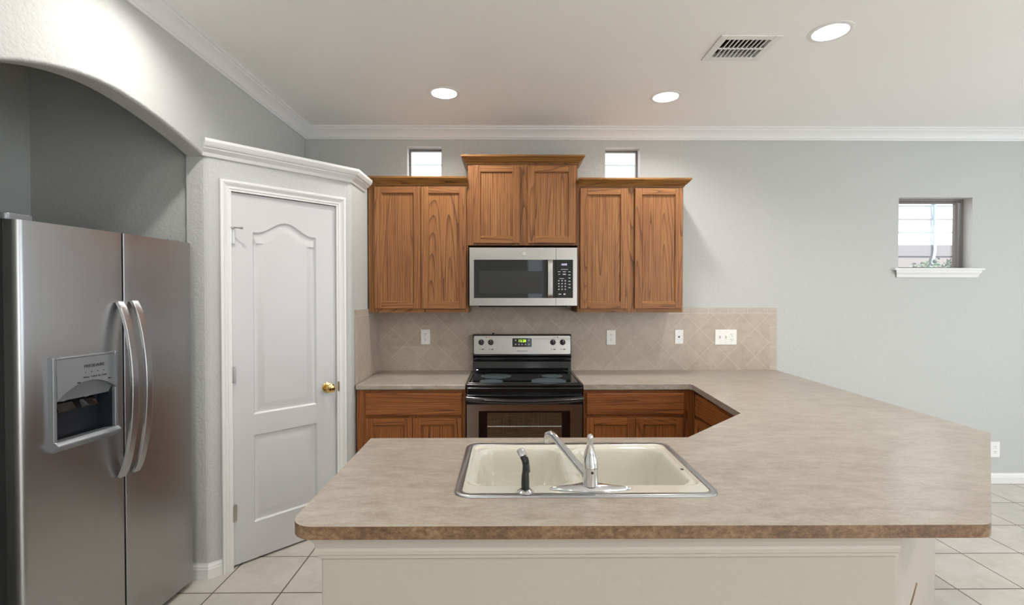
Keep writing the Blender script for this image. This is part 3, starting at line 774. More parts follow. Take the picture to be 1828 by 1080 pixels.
raw = [(0.496, D - .002), (0.496, 3.187), (1.205, 3.187), (1.150, 2.400), (0.738, 1.992), (-0.556, 1.992), (-0.556, 1.226), (1.225, 1.222), (2.036, 2.040), (2.095, D - .002)]
rads = {2: 0.02, 6: 0.065, 7: 0.055, 8: 0.012}
poly = []
for i, p in enumerate(raw):
    if i in rads: poly += fillet(p, raw[i - 1], raw[(i + 1) % len(raw)], rads[i], 3 if i == 8 else 8)
    else: poly.append(p)
SX0, SX1, SY0, SY1 = -0.157, 0.621, 1.397, 1.908
sink_hole = rrect(SX0 + .016, SX1 - .016, SY0 + .016, SY1 - .016, 0.04)
slab('countertop', poly, [sink_hole], CT, CZ, 'large beige laminate peninsula countertop wrapping from the stove round the sink', lambda c: c.y < 1.9 or (c.x > 1.3 and c.y < 3.7), 0.003)
slab('countertop', [(-0.990, D - .002), (-0.990, 3.187), (-0.275, 3.187), (-0.275, D - .002)], [], CT, CZ, 'short beige laminate countertop between the pantry and the stove', lambda c: False, 0.008)

# ------------------------------------------------------------------ sink
sk = thing('sink', 'cream double-bowl enamel sink with steel rim set in the peninsula', 'sink', ((SX0 + SX1) / 2, (SY0 + SY1) / 2, CZ))
def sd_rr(x, y, x0, x1, y0, y1, r):
    cx, cy = (x0 + x1) / 2, (y0 + y1) / 2; qx = abs(x - cx) - ((x1 - x0) / 2 - r); qy = abs(y - cy) - ((y1 - y0) / 2 - r)
    return math.hypot(max(qx, 0), max(qy, 0)) + min(max(qx, qy), 0) - r
def sm(t): t = max(0, min(1, t)); return t * t * (3 - 2 * t)
DX0, DX1, DY0, DY1 = SX0 + .018, SX1 - .018, SY0 + .018, SY1 - .018
BOWLS = [(-0.105, 0.195, 1.492, 1.862, 0.06, 0.165), (0.235, 0.575, 1.492, 1.862, 0.06, 0.185)]
nx, ny = 200, 134; V = []; F = []
ztop = CZ + 0.004
for j in range(ny + 1):
    for i in range(nx + 1):
        x = DX0 + (DX1 - DX0) * i / nx; y = DY0 + (DY1 - DY0) * j / ny
        d = sd_rr(x, y, DX0, DX1, DY0, DY1, 0.035)
        if d > 0:
            for _ in range(3):
                e = 1e-4; gx = (sd_rr(x + e, y, DX0, DX1, DY0, DY1, .035) - sd_rr(x - e, y, DX0, DX1, DY0, DY1, .035)) / (2 * e); gy = (sd_rr(x, y + e, DX0, DX1, DY0, DY1, .035) - sd_rr(x, y - e, DX0, DX1, DY0, DY1, .035)) / (2 * e)
                dd = sd_rr(x, y, DX0, DX1, DY0, DY1, 0.035); x -= gx * dd; y -= gy * dd
        z = ztop
        dl = sd_rr(x, y, -0.128, 0.597, 1.478, 1.882, 0.045); z -= 0.007 * sm(-dl / 0.010)
        for (bx0, bx1, by0, by1, br, dep) in BOWLS:
            q = -sd_rr(x, y, bx0, bx1, by0, by1, br)
            if q > 0:
                t1 = min(1, q / 0.085); prof = (1 - (1 - t1) ** 2.6) * sm(q / 0.018) 
                z -= dep * prof + 0.006 * sm((q - .05) / .12)
        V.append((x, y, z))
for j in range(ny):
    for i in range(nx): a = j * (nx + 1) + i; F.append([a, a + 1, a + nx + 2, a + nx + 1])
MB().shared(V, F).build('basin', 'enamel', sk, smooth=80, fix=True)
b = MB(); n_ = 0; o_ring = rrect(SX0, SX1, SY0, SY1, 0.048, 8); prof = [(0, 0), (0.001, 0.0035), (0.004, 0.0048), (0.020, 0.0050), (0.0235, 0.0038)]
V = []; cxs, cys = (SX0 + SX1) / 2, (SY0 + SY1) / 2
rings = [rrect(SX0 + d, SX1 - d, SY0 + d, SY1 - d, 0.048 - d, 8) for d, _ in prof]
L_ = len(o_ring)
for (d, h_), rg in zip(prof, rings): V += [(x, y, CZ + 0.0005 + h_) for x, y in rg]
F = [[r * L_ + i, r * L_ + (i + 1) % L_, (r + 1) * L_ + (i + 1) % L_, (r + 1) * L_ + i] for r in range(len(prof) - 1) for i in range(L_)]
sub(MB().shared(V, F).build('rim', 'steel_rim', sk, smooth=60), 'brushed steel sink rim')
for (bx, by, bz) in ((0.045, 1.70, CZ - .171), (0.405, 1.70, CZ - .190)):
    MB().lathe([(0.042, 0), (0.042, 0.003), (0.034, 0.004), (0.030, 0.0), (0.0, -0.001)], (bx, by, bz + .003), 'z', 28).build('drain', 'chrome', sk, smooth=40)
MB().lathe([(0.006, 0), (0.006, 0.0012), (0.0, 0.0012)], (0.585, 1.63, CZ - .0025), 'z', 12).build('hole_cap', 'black_matte', sk)

# ------------------------------------------------------------------ faucet and side sprayer
FX, FY, FZ = 0.246, 1.447, ztop + 0.0006
fa = thing('faucet', 'chrome single-lever kitchen faucet with angled spout on the sink deck', 'faucet', (FX, FY, FZ))
L = 0.121; V = []; F = []; seg = 28; rings = []
for h_, k_, fl in ((0, 1.0, 1.0), (0.003, 1.0, 1.0), (0.007, 0.93, 0.86), (0.012, 0.55, 0.70), (0.016, 0.26, 0.90)):
    rg = []
    for i in range(44):
        a = 2 * PI * i / 44; c_, s_ = math.cos(a), math.sin(a)
        wdt = 0.023 * (1 - 0.50 * abs(c_) ** 1.6)
        rg.append((FX + L * k_ * math.copysign(abs(c_) ** 0.8, c_), FY + wdt * fl * math.copysign(abs(s_) ** 0.75, s_), FZ + h_))
    rings.append(rg)
V = [p for r in rings for p in r]
F = [[r * 44 + i, r * 44 + (i + 1) % 44, (r + 1) * 44 + (i + 1) % 44, (r + 1) * 44 + i] for r in range(4) for i in range(44)] + [[4 * 44 + i for i in range(44)], list(range(44))[::-1]]
MB().shared(V, F).build('escutcheon', 'chrome', fa, smooth=50)
MB().lathe([(0.0225, 0), (0.022, 0.010), (0.0212, 0.040), (0.0215, 0.046), (0.0215, 0.052)], (FX, FY, FZ + .014), 'z', 36).build('valve_body', 'chrome', fa, smooth=40)
hd = MB(); pts = []; rad = []
for t_ in range(17):
    u = t_ / 16
    z = FZ + 0.0665 + 0.098 * u; r = 0.0222 - 0.0137 * sm((u - 0.05) / 0.80)
    pts.append((FX - 0.0035 * u, FY + 0.004 * u - 0.030 * max(0, u - 0.25) ** 1.3, z)); rad.append(r)
pts.append((pts[-1][0], pts[-1][1] - .002, pts[-1][2] + .003)); rad.append(0.003)
hd.tube(pts, rad, 28)
hl = hd.build('lever', 'chrome', fa, smooth=60)
MB().lathe([(0.004, 0), (0.004, 0.0015), (0, 0.0015)], (FX + 0.002, FY - 0.0212, FZ + .056), 'y', 14).build('screw_cap', 'black_matte', fa)
sp = MB(); A = Vector((FX - .012, FY + .008, FZ + .040)); B = Vector((0.150, 1.590, FZ + 0.118))
pts = [A, A.lerp(B, .3), A.lerp(B, .6), A.lerp(B, .85), B, Vector((0.141, 1.603, FZ + .1215)), Vector((0.134, 1.612, FZ + .117)), Vector((0.131, 1.616, FZ + .104)), Vector((0.130, 1.617, FZ + .092))]
sp.tube(pts, [.0125, .0118, .011, .0108, .0110, .0115, .0118, .0112, .0108], 20)
MB_ = sp.build('spout', 'chrome', fa, smooth=50)
MB().lathe([(0.0098, 0), (0.0098, -0.004), (0.0075, -0.004)], (0.130, 1.617, FZ + .092), 'z', 20).build('aerator', 'nickel', fa, smooth=40)

SXp, SYp = 0.052, 1.430
spr = thing('side_sprayer', 'black pull-out side sprayer with chrome tip standing on the sink deck', 'sprayer', (SXp, SYp, FZ))
MB().lathe([(0.024, 0), (0.024, 0.002), (0.019, 0.006), (0.014, 0.009), (0.0125, 0.009)], (SXp, SYp, FZ), 'z', 30).build('collar', 'chrome', spr, smooth=40)
MB().tube([(SXp, SYp, FZ + .008), (SXp, SYp, FZ + .026), (SXp, SYp, FZ + .045), (SXp + .001, SYp, FZ + .062), (SXp + .001, SYp + .001, FZ + .078), (SXp - .001, SYp + .004, FZ + .090), (SXp - .006, SYp + .010, FZ + .101)],
          [.0118, .0120, .0112, .0098, .0088, .0095, .0098], 22).build('hose_grip', 'black_matte', spr, smooth=50)
MB().tube([(SXp - .0055, SYp + .0095, FZ + .100), (SXp - .010, SYp + .016, FZ + .108), (SXp - .015, SYp + .024, FZ + .115)], [.0112, .0118, .0112], 22).build('spray_head', 'chrome', spr, smooth=50)
tr = MB(); tr.strap([(SXp + .001, SYp - .001, FZ + .103), (SXp + .004, SYp - .009, FZ + .094), (SXp + .006, SYp - .013, FZ + .078), (SXp + .007, SYp - .014, FZ + .062)], 0.013, 0.005)
tr.build('trigger', 'black', spr, bevel=0.0015)

# ------------------------------------------------------------------ range
RX0, RX1, RF = -0.268, 0.490, 3.172
rg = thing('electric_range', 'stainless and black freestanding electric range with glass cooktop between the counters', 'stove', ((RX0 + RX1) / 2, RF, 0))
MB().box(RX0 + .003, RX1 - .003, RF + .045, D - .03, 0.04, 0.878).build('body', 'black', rg, bevel=0.003)
# cooktop: frame with lip, glass
ct = MB(); ct.box(RX0, RX1, RF + .012, 3.745, 0.879, 0.899)
ct.build('cooktop_frame', 'black', rg, bevel=0.006, seg=3)
lip = MB(); lip.tube([(RX0 + .018, 3.735, 0.901), (RX0 + .014, RF + .035, 0.901)], 0.006, 12); lip.tube([(RX1 - .018, 3.735, 0.901), (RX1 - .014, RF + .035, 0.901)], 0.006, 12)
lip.tube([(RX0 + .012, RF + .030, 0.9005), (RX1 - .012, RF + .030, 0.9005)], 0.007, 12)
lip.build('cooktop_lip', 'black', rg, smooth=60)
gl = MB().box(RX0 + .022, RX1 - .022, RF + .045, 3.70, 0.8992, 0.9025).build('glass_top', 'black_glass', rg, bevel=0.001)
for (x, y, r) in ((-0.082, 3.49, .108), (-0.108, 3.275, .078), (0.277, 3.285, .118), (0.318, 3.495, .076)):
    MB().lathe([(r, 0), (r, 0.0004), (0, 0.0004)], (x, y, 0.9025), 'z', 48).build('burner', 'burner', gl)
# front apron, control gap, handle
MB().box(RX0 + .001, RX1 - .001, RF + .006, RF + .05, 0.842, 0.8785).build('front_apron', 'black', rg, bevel=0.008, seg=3)
od = MB()
dz0, dz1 = 0.235, 0.832
wx0, wx1, wz0, wz1 = -0.187, 0.407, 0.42, 0.727
for (a, c, d_, e) in ((RX0 + .003, wx0, dz0, 0.768), (wx1, RX1 - .003, dz0, 0.768), (wx0, wx1, dz0, wz0), (wx0, wx1, wz1, 0.768)):
    od.box(a, c, RF, RF + .045, d_, e)
odo = od.build('oven_door', 'steel_h', rg)
MB().box(RX0 + .002, RX1 - .002, RF - .002, RF + .045, 0.770, dz1).build('door_top_band', 'black', odo, bevel=0.004)
MB().box(wx0, wx1, RF + .004, RF + .012, wz0, wz1).build('door_window', 'black_glass', odo, bevel=0.001)
MB().box(wx0 + .055, wx1 - .055, RF + .0025, RF + .0045, wz0 + .04, wz1 - .012).build('window_mesh', 'oven_mesh', odo)
rk = MB()
for zz in (0.626,): rk.tube([(wx0 + .056, RF + .0015, zz), (wx1 - .056, RF + .0015, zz)], 0.0022, 8)
sub(rk.build('oven_rack', 'nickel', odo), 'pale wire rack showing through the oven window')
hpts = []
for i in range(25):
    u = i / 24; x = RX0 + .004 + (RX1 - RX0 - .008) * u; q = 1 - (2 * u - 1) ** 2
    hpts.append((x, RF - 0.028 - 0.020 * q, 0.812 - 0.014 * q))
MB().tube(hpts, 0.0185, 18, flat=1.0).build('door_handle', 'black', odo, smooth=60)
for x in (RX0 + .03, RX1 - .03): MB().box(x - .014, x + .014, RF - .03, RF + .0, 0.796, 0.824).build('handle_bracket', 'black', odo, bevel=0.004)
MB().box(RX0 + .004, RX1 - .004, RF + .004, RF + .045, 0.055, 0.225).build('storage_drawer', 'steel_h', rg, bevel=0.004)
# back guard
bg_ = MB(); bg_.prism_x([(3.715, 0.900), (3.775, 0.900), (3.775, 1.182), (3.735, 1.182), (3.722, 1.176), (3.708, 1.020), (3.722, 1.002), (3.722, 0.985), (3.728, 0.975)], RX0 + .004, RX1 - .004)
bgo = bg_.build('backguard', 'black', rg, bevel=0.005, seg=3, angle=25)
ld = MB(); ld.prism_x([(3.700, 0.902), (3.730, 0.902), (3.730, 0.930), (3.716, 0.924)], RX0 + .03, RX1 - .03); ld.tube([(RX0 + .02, 3.722, 1.000), (RX1 - .02, 3.722, 1.000)], 0.005, 10)
ld.build('guard_ledge', 'black', bgo, bevel=0.002)
tilt = math.atan2(3.722 - 3.708, 1.176 - 1.020)
def on_panel(z): return 3.708 + (z - 1.020) * math.tan(tilt)
pn = MB(); pl = rrect(RX0 + .013, RX1 - .013, 1.034, 1.170, 0.010, 5)
V = [(x, on_panel(z) - .0045, z) for x, z in pl] + [(x, on_panel(z) + .004, z) for x, z in pl]; n_ = len(pl)
pn.shared(V, [list(range(n_)), [n_ + i for i in range(n_)][::-1]] + [[i, n_ + i, n_ + (i + 1) % n_, (i + 1) % n_] for i in range(n_)])
pno = pn.build('control_panel', 'steel_h', bgo)
R_PAN = Matrix.Rotation(PI/2 - tilt, 3, 'X')
def pface(b, poly, lift, th=0.001, mi=0):
    n_ = len(poly); V = [(x, on_panel(z) - lift - th, z) for x, z in poly] + [(x, on_panel(z) - lift, z) for x, z in poly]
    b.shared(V, [list(range(n_)), [n_ + i for i in range(n_)][::-1]] + [[i, n_ + i, n_ + (i + 1) % n_, (i + 1) % n_] for i in range(n_)], mi)
PXc = lambda px: RX0 + .004 + (px - 135) / (1580 - 135) * (RX1 - RX0 - .008)      # panel detail positions across the guard
b = MB(); pface(b, rrect(PXc(705), PXc(1005), 1.084, 1.156, 0.008, 4), 0.0045, 0.0015)
dfo = b.build('display_trim', 'nickel', pno)
b = MB(); pface(b, rrect(PXc(713), PXc(998), 1.087, 1.153, 0.007, 4), 0.006, 0.001); dpo = b.build('display', 'black_glass', pno)
text('clock_digits', '12:28', 0.027, dpo, (PXc(857), on_panel(1.132) - .0075, 1.132), R_PAN, M['green_led'], spacing=1.0)
for (px, z) in ((762, 1.137), (955, 1.137), (762, 1.106), (810, 1.106), (855, 1.106), (905, 1.106), (955, 1.106)):
    b = MB(); pface(b, arc(PXc(px), z, 0.0055, 0, 2 * PI, 14)[:-1], 0.007, 0.0006); b.build('display_button', 'white_ink', dpo)
for px in (260, 400, 1308, 1450):
    x = PXc(px); z = 1.122; y = on_panel(z) - .0045
    k_ = MB().lathe([(0.0215, 0), (0.0215, 0.004), (0.019, 0.008), (0.0175, 0.022), (0.015, 0.025), (0, 0.025)], (x, y, z), 'y', 28)
    ko = k_.build('knob', 'black', rg, smooth=35)
    MB().box(x - .004, x + .004, y - .031, y - .022, z - .017, z + .021).build('knob_grip', 'black', ko, bevel=0.002)
    MB().box(x - .0008, x + .0008, y - .0318, y - .0308, z + .006, z + .020).build('pointer', 'white_ink', ko)
    b = MB()
    for i in range(9):
        a = PI/2 + (i - 4) * 0.52; xx, zz = x + 0.028 * math.cos(a), z + 0.028 * math.sin(a)
        pface(b, [(xx - .0012, zz - .0012), (xx + .0012, zz - .0012), (xx + .0012, zz + .0012), (xx - .0012, zz + .0012)], 0.0045, 0.0003)
    b.build('dial_markings', 'ink', pno); b = MB()
    for (dx, s1, s2) in ((-.012, .003, .006), (.006, .005, .005), (.015, .004, .006)):
        pface(b, [(x + dx - s1, 1.066), (x + dx + s1, 1.066), (x + dx + s1, 1.066 + s2), (x + dx - s1, 1.066 + s2)], 0.0045, 0.0003)
    b.build('dial_caption', 'ink', pno)
text('brand_lettering', 'FRIGIDAIRE', 0.013, pno, (PXc(857), on_panel(1.056) - .0047, 1.056), R_PAN, M['ink'], spacing=1.25)
b = MB(); pface(b, arc(PXc(330), 1.160, 0.004, 0, 2 * PI, 12)[:-1], 0.0045, 0.0004); b.build('indicator_light', 'red_ink', pno)
b = MB(); pface(b, arc(PXc(1378), 1.160, 0.004, 0, 2 * PI, 12)[:-1], 0.0045, 0.0004); b.build('indicator_light', 'ink', pno)
text('panel_caption', 'SURFACE', 0.007, pno, (PXc(368), on_panel(1.160) - .0047, 1.160), R_PAN, M['red_ink'])
text('panel_caption', 'SURFACE', 0.007, pno, (PXc(1335), on_panel(1.160) - .0047, 1.160), R_PAN, M['ink'])
MB().lathe([(0.006, 0), (0.007, 0.004), (0.004, 0.010), (0, 0.010)], (PXc(432), 3.755, 1.181), 'z', 12).build('screw_cap', 'black', bgo)

# ------------------------------------------------------------------ microwave
MX0, MX1, MF, MZ0, MZ1 = -0.266, 0.487, 3.428, 1.402, 1.811
mw = thing('microwave', 'stainless over-the-range microwave mounted under the short oak cabinet', 'microwave', ((MX0 + MX1) / 2, MF, MZ0))
MB().box(MX0 + .002, MX1 - .002, MF + .035, D - .013, MZ0, MZ1 - .001).build('housing', 'black_matte', mw, bevel=0.002)
MS = 0.337                                            # seam between door and control side
W0, W1, WZ0, WZ1 = MX0 + .031, 0.318, 1.459, 1.727
md = MB()
def mface(b, x0, x1, z0, z1, y0=MF, y1=MF + .035): b.box(x0, x1, y0, y1, z0, z1)
mface(md, MX0, W0, MZ0 + .004, MZ1); mface(md, W0, MS, WZ1, MZ1); mface(md, W0, MS, MZ0 + .004, WZ0)
mdo = md.build('door', 'steel_h', mw)
MB().box(W0, MS, MF + .004, MF + .03, WZ0, WZ1).build('door_glass', 'black_glass', mdo)
MB().box(W0 + .038, 0.243, MF + .0032, MF + .0040, 1.489, 1.648).build('viewing_window', 'black_matte', mdo)
MB().strap([(0.297, MF - .010, WZ0 + .001), (0.297, MF - .020, WZ0 + .03), (0.297, MF - .024, 1.593), (0.297, MF - .020, WZ1 - .03), (0.297, MF - .010, WZ1 - .001)], 0.034, 0.010).build('door_handle', 'steel_h', mdo, bevel=0.002)
for z in (WZ0 + .012, WZ1 - .012): MB().box(0.284, 0.310, MF - .012, MF + .004, z - .008, z + .008).build('handle_mount', 'steel_h', mdo)
cs = MB(); CX1 = 0.458
mface(cs, MS + .002, MX1, WZ1, MZ1); mface(cs, MS + .002, MX1, MZ0 + .004, WZ0); mface(cs, CX1, MX1, WZ0, WZ1)
cso = cs.build('control_side', 'steel_h', mw)
cpn = MB().box(MS + .002, CX1, MF + .001, MF + .03, WZ0, WZ1).build('control_panel', 'black_glass', mw)
text('clock_digits', '10:03', 0.019, cpn, (0.395, MF + .0005, 1.693), R_FRONT, M['blue_led'])
b = MB()
def key(x, z, w, h): MB().box(x - w/2, x + w/2, MF + .0002, MF + .001, z - h/2, z + h/2).build('key', 'white_ink', cpn)
for r in range(4):
    for c_ in range(3): key(0.359 + c_ * 0.0225, 1.580 - r * 0.0200, 0.008, 0.008)
for r in range(6): key(0.433, 1.643 - r * 0.0222, 0.014, 0.005)
for (x, z, w, h) in ((0.362, 1.643, .018, .004), (0.397, 1.643, .022, .004), (0.362, 1.625, .014, .004), (0.397, 1.625, .022, .007), (0.397, 1.659, .05, .003), (0.380, 1.595, .032, .003), (0.366, 1.486, .018, .008), (0.399, 1.486, .014, .010)): key(x, z, w, h)
lg = MB().lathe([(0.0165, 0), (0.0165, 0.0015), (0.0135, 0.0025), (0.0125, 0.0012), (0.0, 0.0012)], (0.112, MF, 1.770), 'y', 32)
lo = lg.build('round_badge', 'nickel', mdo, smooth=30)
b = MB()
for a0 in (0.4, 2.5, 4.6): b.tube([(0.112 + r_ * math.cos(a0 + q), MF - .002, 1.770 + r_ * math.sin(a0 + q)) for q, r_ in ((0, .003), (.5, .006), (1.0, .009), (1.5, .0095))], 0.0009, 6)
b.build('badge_swirl', 'plate', lo)
MB().box(MX0 + .06, MX1 - .06, MF + .06, MF + .16, MZ0 - .008, MZ0).build('vent_grille', 'black_matte', mw, bevel=0.002)

# ------------------------------------------------------------------ refrigerator (own frame: x along the front, -y out of the doors)
NR = Vector((-1.697, 1.710, 0)); FA = math.atan2(2.50 - 1.71, -1.60 + 1.697)
fr = thing('refrigerator', 'stainless side-by-side refrigerator with curved handles and ice dispenser in the arched alcove', 'refrigerator', tuple(NR), FA)
W = 0.796
MB().box(0.008, W - .012, 0.062, 0.68, 0.02, 1.742).build('body', 'grey_body', fr, bevel=0.004, world=False)
gk = MB(); gk.box(0.388, 0.400, 0.016, 0.063, 0.04, 1.73); gk.box(0.012, 0.388, 0.050, 0.063, 0.06, 1.735); gk.box(0.400, W - .014, 0.050, 0.063, 0.06, 1.735); gk.build('gasket', 'gasket', fr, world=False)
def fy(s): return -0.014 * (1 - ((s - W / 2) / (W / 2)) ** 2)
def fdoor(name, s0, s1, r0, r1, hole=None):
    cols = []                                         # (s, y) front curve including rounded ends
    for i in range(7): a = PI - (PI / 2) * i / 6; cols.append((s0 + r0 + r0 * math.cos(a), fy(s0 + r0) + r0 - r0 * math.sin(a)))
    n = 16; a_, b_ = s0 + r0, s1 - r1; extra = [] if not hole else [hole[0], hole[1]]
    ss = sorted({a_ + (b_ - a_) * i / n for i in range(1, n)} | set(extra))
    cols += [(s, fy(s)) for s in ss if a_ < s < b_]
    for i in range(7): a = PI / 2 - (PI / 2) * i / 6; cols.append((s1 - r1 + r1 * math.cos(a), fy(s1 - r1) + r1 - r1 * math.sin(a)))
    zs = [0.03, 1.740] if not hole else [0.03, hole[2], hole[3], 1.740]
    m = MB(); V = []; F = []; nc = len(cols)
    for z in zs: V += [(s, y, z) for s, y in cols]
    for j in range(len(zs) - 1):
        for i in range(nc - 1):
            if hole and j == 1 and hole[0] - 1e-6 <= cols[i][0] and cols[i + 1][0] <= hole[1] + 1e-6: continue
            F.append([j * nc + i, j * nc + i + 1, (j + 1) * nc + i + 1, (j + 1) * nc + i])
    base_ = len(V); V += [(s0, 0.050, zs[0]), (s1, 0.050, zs[0]), (s1, 0.050, zs[-1]), (s0, 0.050, zs[-1])]
    F.append([base_, base_ + 3, base_ + 2, base_ + 1])
    top_ = (len(zs) - 1) * nc
    F.append([top_ + i for i in range(nc)] + [base_ + 2, base_ + 3]); F.append(([i for i in range(nc)] + [base_ + 1, base_])[::-1])
    F.append([base_] + [j * nc for j in range(len(zs))] + [base_ + 3]); F.append([base_ + 2] + [j * nc + nc - 1 for j in range(len(zs) - 1, -1, -1)] + [base_ + 1])
    m.shared(V, F)
    return m.build(name, 'steel_v', fr, smooth=30, world=False, fix=True)
HO = (0.100, 0.346, 0.905, 1.240)
d1 = fdoor('freezer_door', 0.0, 0.390, 0.022, 0.003, HO)
d2 = fdoor('refrigerator_door', 0.398, W, 0.003, 0.016)
for dd, xh, z0, z1 in ((d1, 0.368, 0.712, 1.450), (d2, 0.437, 0.712, 1.453)):
    pts = []
    for i in range(25):
        u = i / 24; z = z0 + (z1 - z0) * u; q = 1 - (2 * u - 1) ** 2
        pts.append((xh, fy(xh) - 0.010 - 0.066 * (q ** 0.75), z))
    MB().strap(pts, 0.033, 0.015).build('handle', 'steel_v', dd, bevel=0.004, seg=3, world=False)
# dispenser
yd = fy(0.22)
ds = MB()
def lbox(b, *a, **k): b.box(*a, **k)
ds.box(0.093, 0.108, yd - .016, 0.01, 0.900, 1.246); ds.box(0.340, 0.353, yd - .016, 0.01, 0.900, 1.246)
ds.box(0.108, 0.340, yd - .016, 0.01, 1.236, 1.246)
dso = ds.build('dispenser', 'grey_plastic', d1, bevel=0.004, seg=3, world=False)
ds = MB(); n = 20; V = []
# control face with its arched lower edge
up_ = [(0.106 + (0.342 - 0.106) * i / n, 1.237) for i in range(n + 1)]
lo_ = [(x, 1.088 + 0.052 * max(0.0, math.sin(PI * max(0, min(1, (x - 0.108) / 0.232)))) ** 0.8 + 0.010 * (x - .108) / .232) for x, _ in up_]
for (x, z) in up_: V.append((x, yd - .0155, z))
for (x, z) in lo_: V.append((x, yd - .0155 - 0.006, z))
V += [(x, yd + 0.004, z) for x, z in lo_]
V += [(up_[0][0], yd + .004, 1.237), (up_[-1][0], yd + .004, 1.237)]
F = [[i, n + 1 + i, n + 2 + i, i + 1] for i in range(n)] + [[n + 1 + i, 2 * n + 2 + i, 2 * n + 3 + i, n + 2 + i] for i in range(n)] + [[0, 3 * n + 3, 2 * n + 2, n + 1], [n, 2 * n + 1, 3 * n + 2, 3 * n + 4]]
ds.shared(V, F); dco = ds.build('control_face', 'grey_plastic', dso, smooth=30, world=False)
ds = MB(); V = [(x, yd + .002, z) for x, z in lo_] + [(x, yd + .012, 1.078) for x, _ in lo_]
ds.shared(V, [[i, n + 1 + i, n + 2 + i, i + 1] for i in range(n)]); ds.build('hood', 'grey_plastic', dso, smooth=30, world=False)
cv = MB(); cd = 0.048                                # cavity box, open to the front
x0, x1, z0, z1 = 0.108, 0.340, 0.918, 1.236
V = [(x0, yd - .002, z0), (x1, yd - .002, z0), (x1, yd - .002, z1), (x0, yd - .002, z1), (x0 + .01, cd, z0 + .006), (x1 - .01, cd, z0 + .006), (x1 - .01, cd, z1), (x0 + .01, cd, z1)]
cv.shared(V, [[0, 1, 5, 4], [1, 2, 6, 5], [2, 3, 7, 6], [3, 0, 4, 7], [4, 5, 6, 7]]); cv.build('cavity', 'cavity', dso, world=False)
lp = MB(); lp.prism_x([(yd - .030, 0.914), (yd - .034, 0.922), (yd - .020, 0.936), (0.02, 0.930), (0.02, 0.900), (yd - .010, 0.896)], 0.094, 0.352)
lp.build('drip_tray', 'grey_plastic', dso, bevel=0.003, world=False)
for xk in (0.165, 0.255):
    pd = MB(); pd.shared([(xk - .028, 0.030, 1.10), (xk + .028, 0.030, 1.10), (xk + .034, yd + .006, 1.040), (xk - .034, yd + .006, 1.040), (xk - .028, 0.036, 1.10), (xk + .028, 0.036, 1.10), (xk + .034, yd + .010, 1.034), (xk - .034, yd + .010, 1.034)],
                         [[0, 1, 2, 3], [4, 7, 6, 5], [0, 4, 5, 1], [1, 5, 6, 2], [2, 6, 7, 3], [3, 7, 4, 0]])
    pd.build('paddle', 'black', dso, bevel=0.003, world=False)
    MB().lathe([(0.012, 0), (0.009, 0.03)], (xk, 0.02, 1.075), 'z', 14).build('spout', 'grey_plastic', dso, smooth=40, world=False)
XFsave = XF[dco.name]
def ftext(name, body, size, s, z, m, par=dco, sp=1.0):
    rot = Matrix.Rotation(FA, 3, 'Z') @ Matrix.Rotation(PI/2, 3, 'X'); lo = 1.088 + 0.052 * math.sin(PI * (s - 0.108) / 0.232) ** 0.8 + 0.010 * (s - .108) / .232; fr_off = (1.237 - z) / (1.237 - lo) * 0.006
    p = Matrix.Translation(NR) @ Matrix.Rotation(FA, 4, 'Z') @ Vector((s, yd - .0160 - fr_off, z))
    return text(name, body, size, par, p, rot, m, spacing=sp, ext=0.0007)
ftext('brand_lettering', 'FRIGIDAIRE', 0.0165, 0.250, 1.200, M['ink'], sp=1.0)
for i, s in enumerate((0.212, 0.238, 0.262, 0.287)): ftext('button_mark', '•', 0.016, s, 1.176, M['ink'])
ftext('button_caption', 'Water  Cubed  Ice  Lock', 0.0095, 0.250, 1.158, M['ink'])
ftext('button_caption', 'light', 0.008, 0.185, 1.142, M['ink']); ftext('button_caption', 'filter', 0.008, 0.312, 1.140, M['ink'])
MB().box(0.02, W - .03, 0.03, 0.30, 0.0, 0.03).build('kick_plate', 'black_matte', fr, world=False)
hcv = MB(); hcv.prism([(0.0 + q[0], 0.045 + q[1]) for q in rrect(0, 0.10, 0, 0.14, 0.02)], 1.742, 1.766); hcv.build('hinge_cover', 'grey_plastic', fr, bevel=0.003, world=False)
hcv = MB(); hcv.prism([(W - .085 + q[0], 0.045 + q[1]) for q in rrect(0, 0.07, 0, 0.12, 0.012)], 1.742, 1.752); hcv.build('hinge_cover', 'grey_plastic', fr, bevel=0.002, world=False)

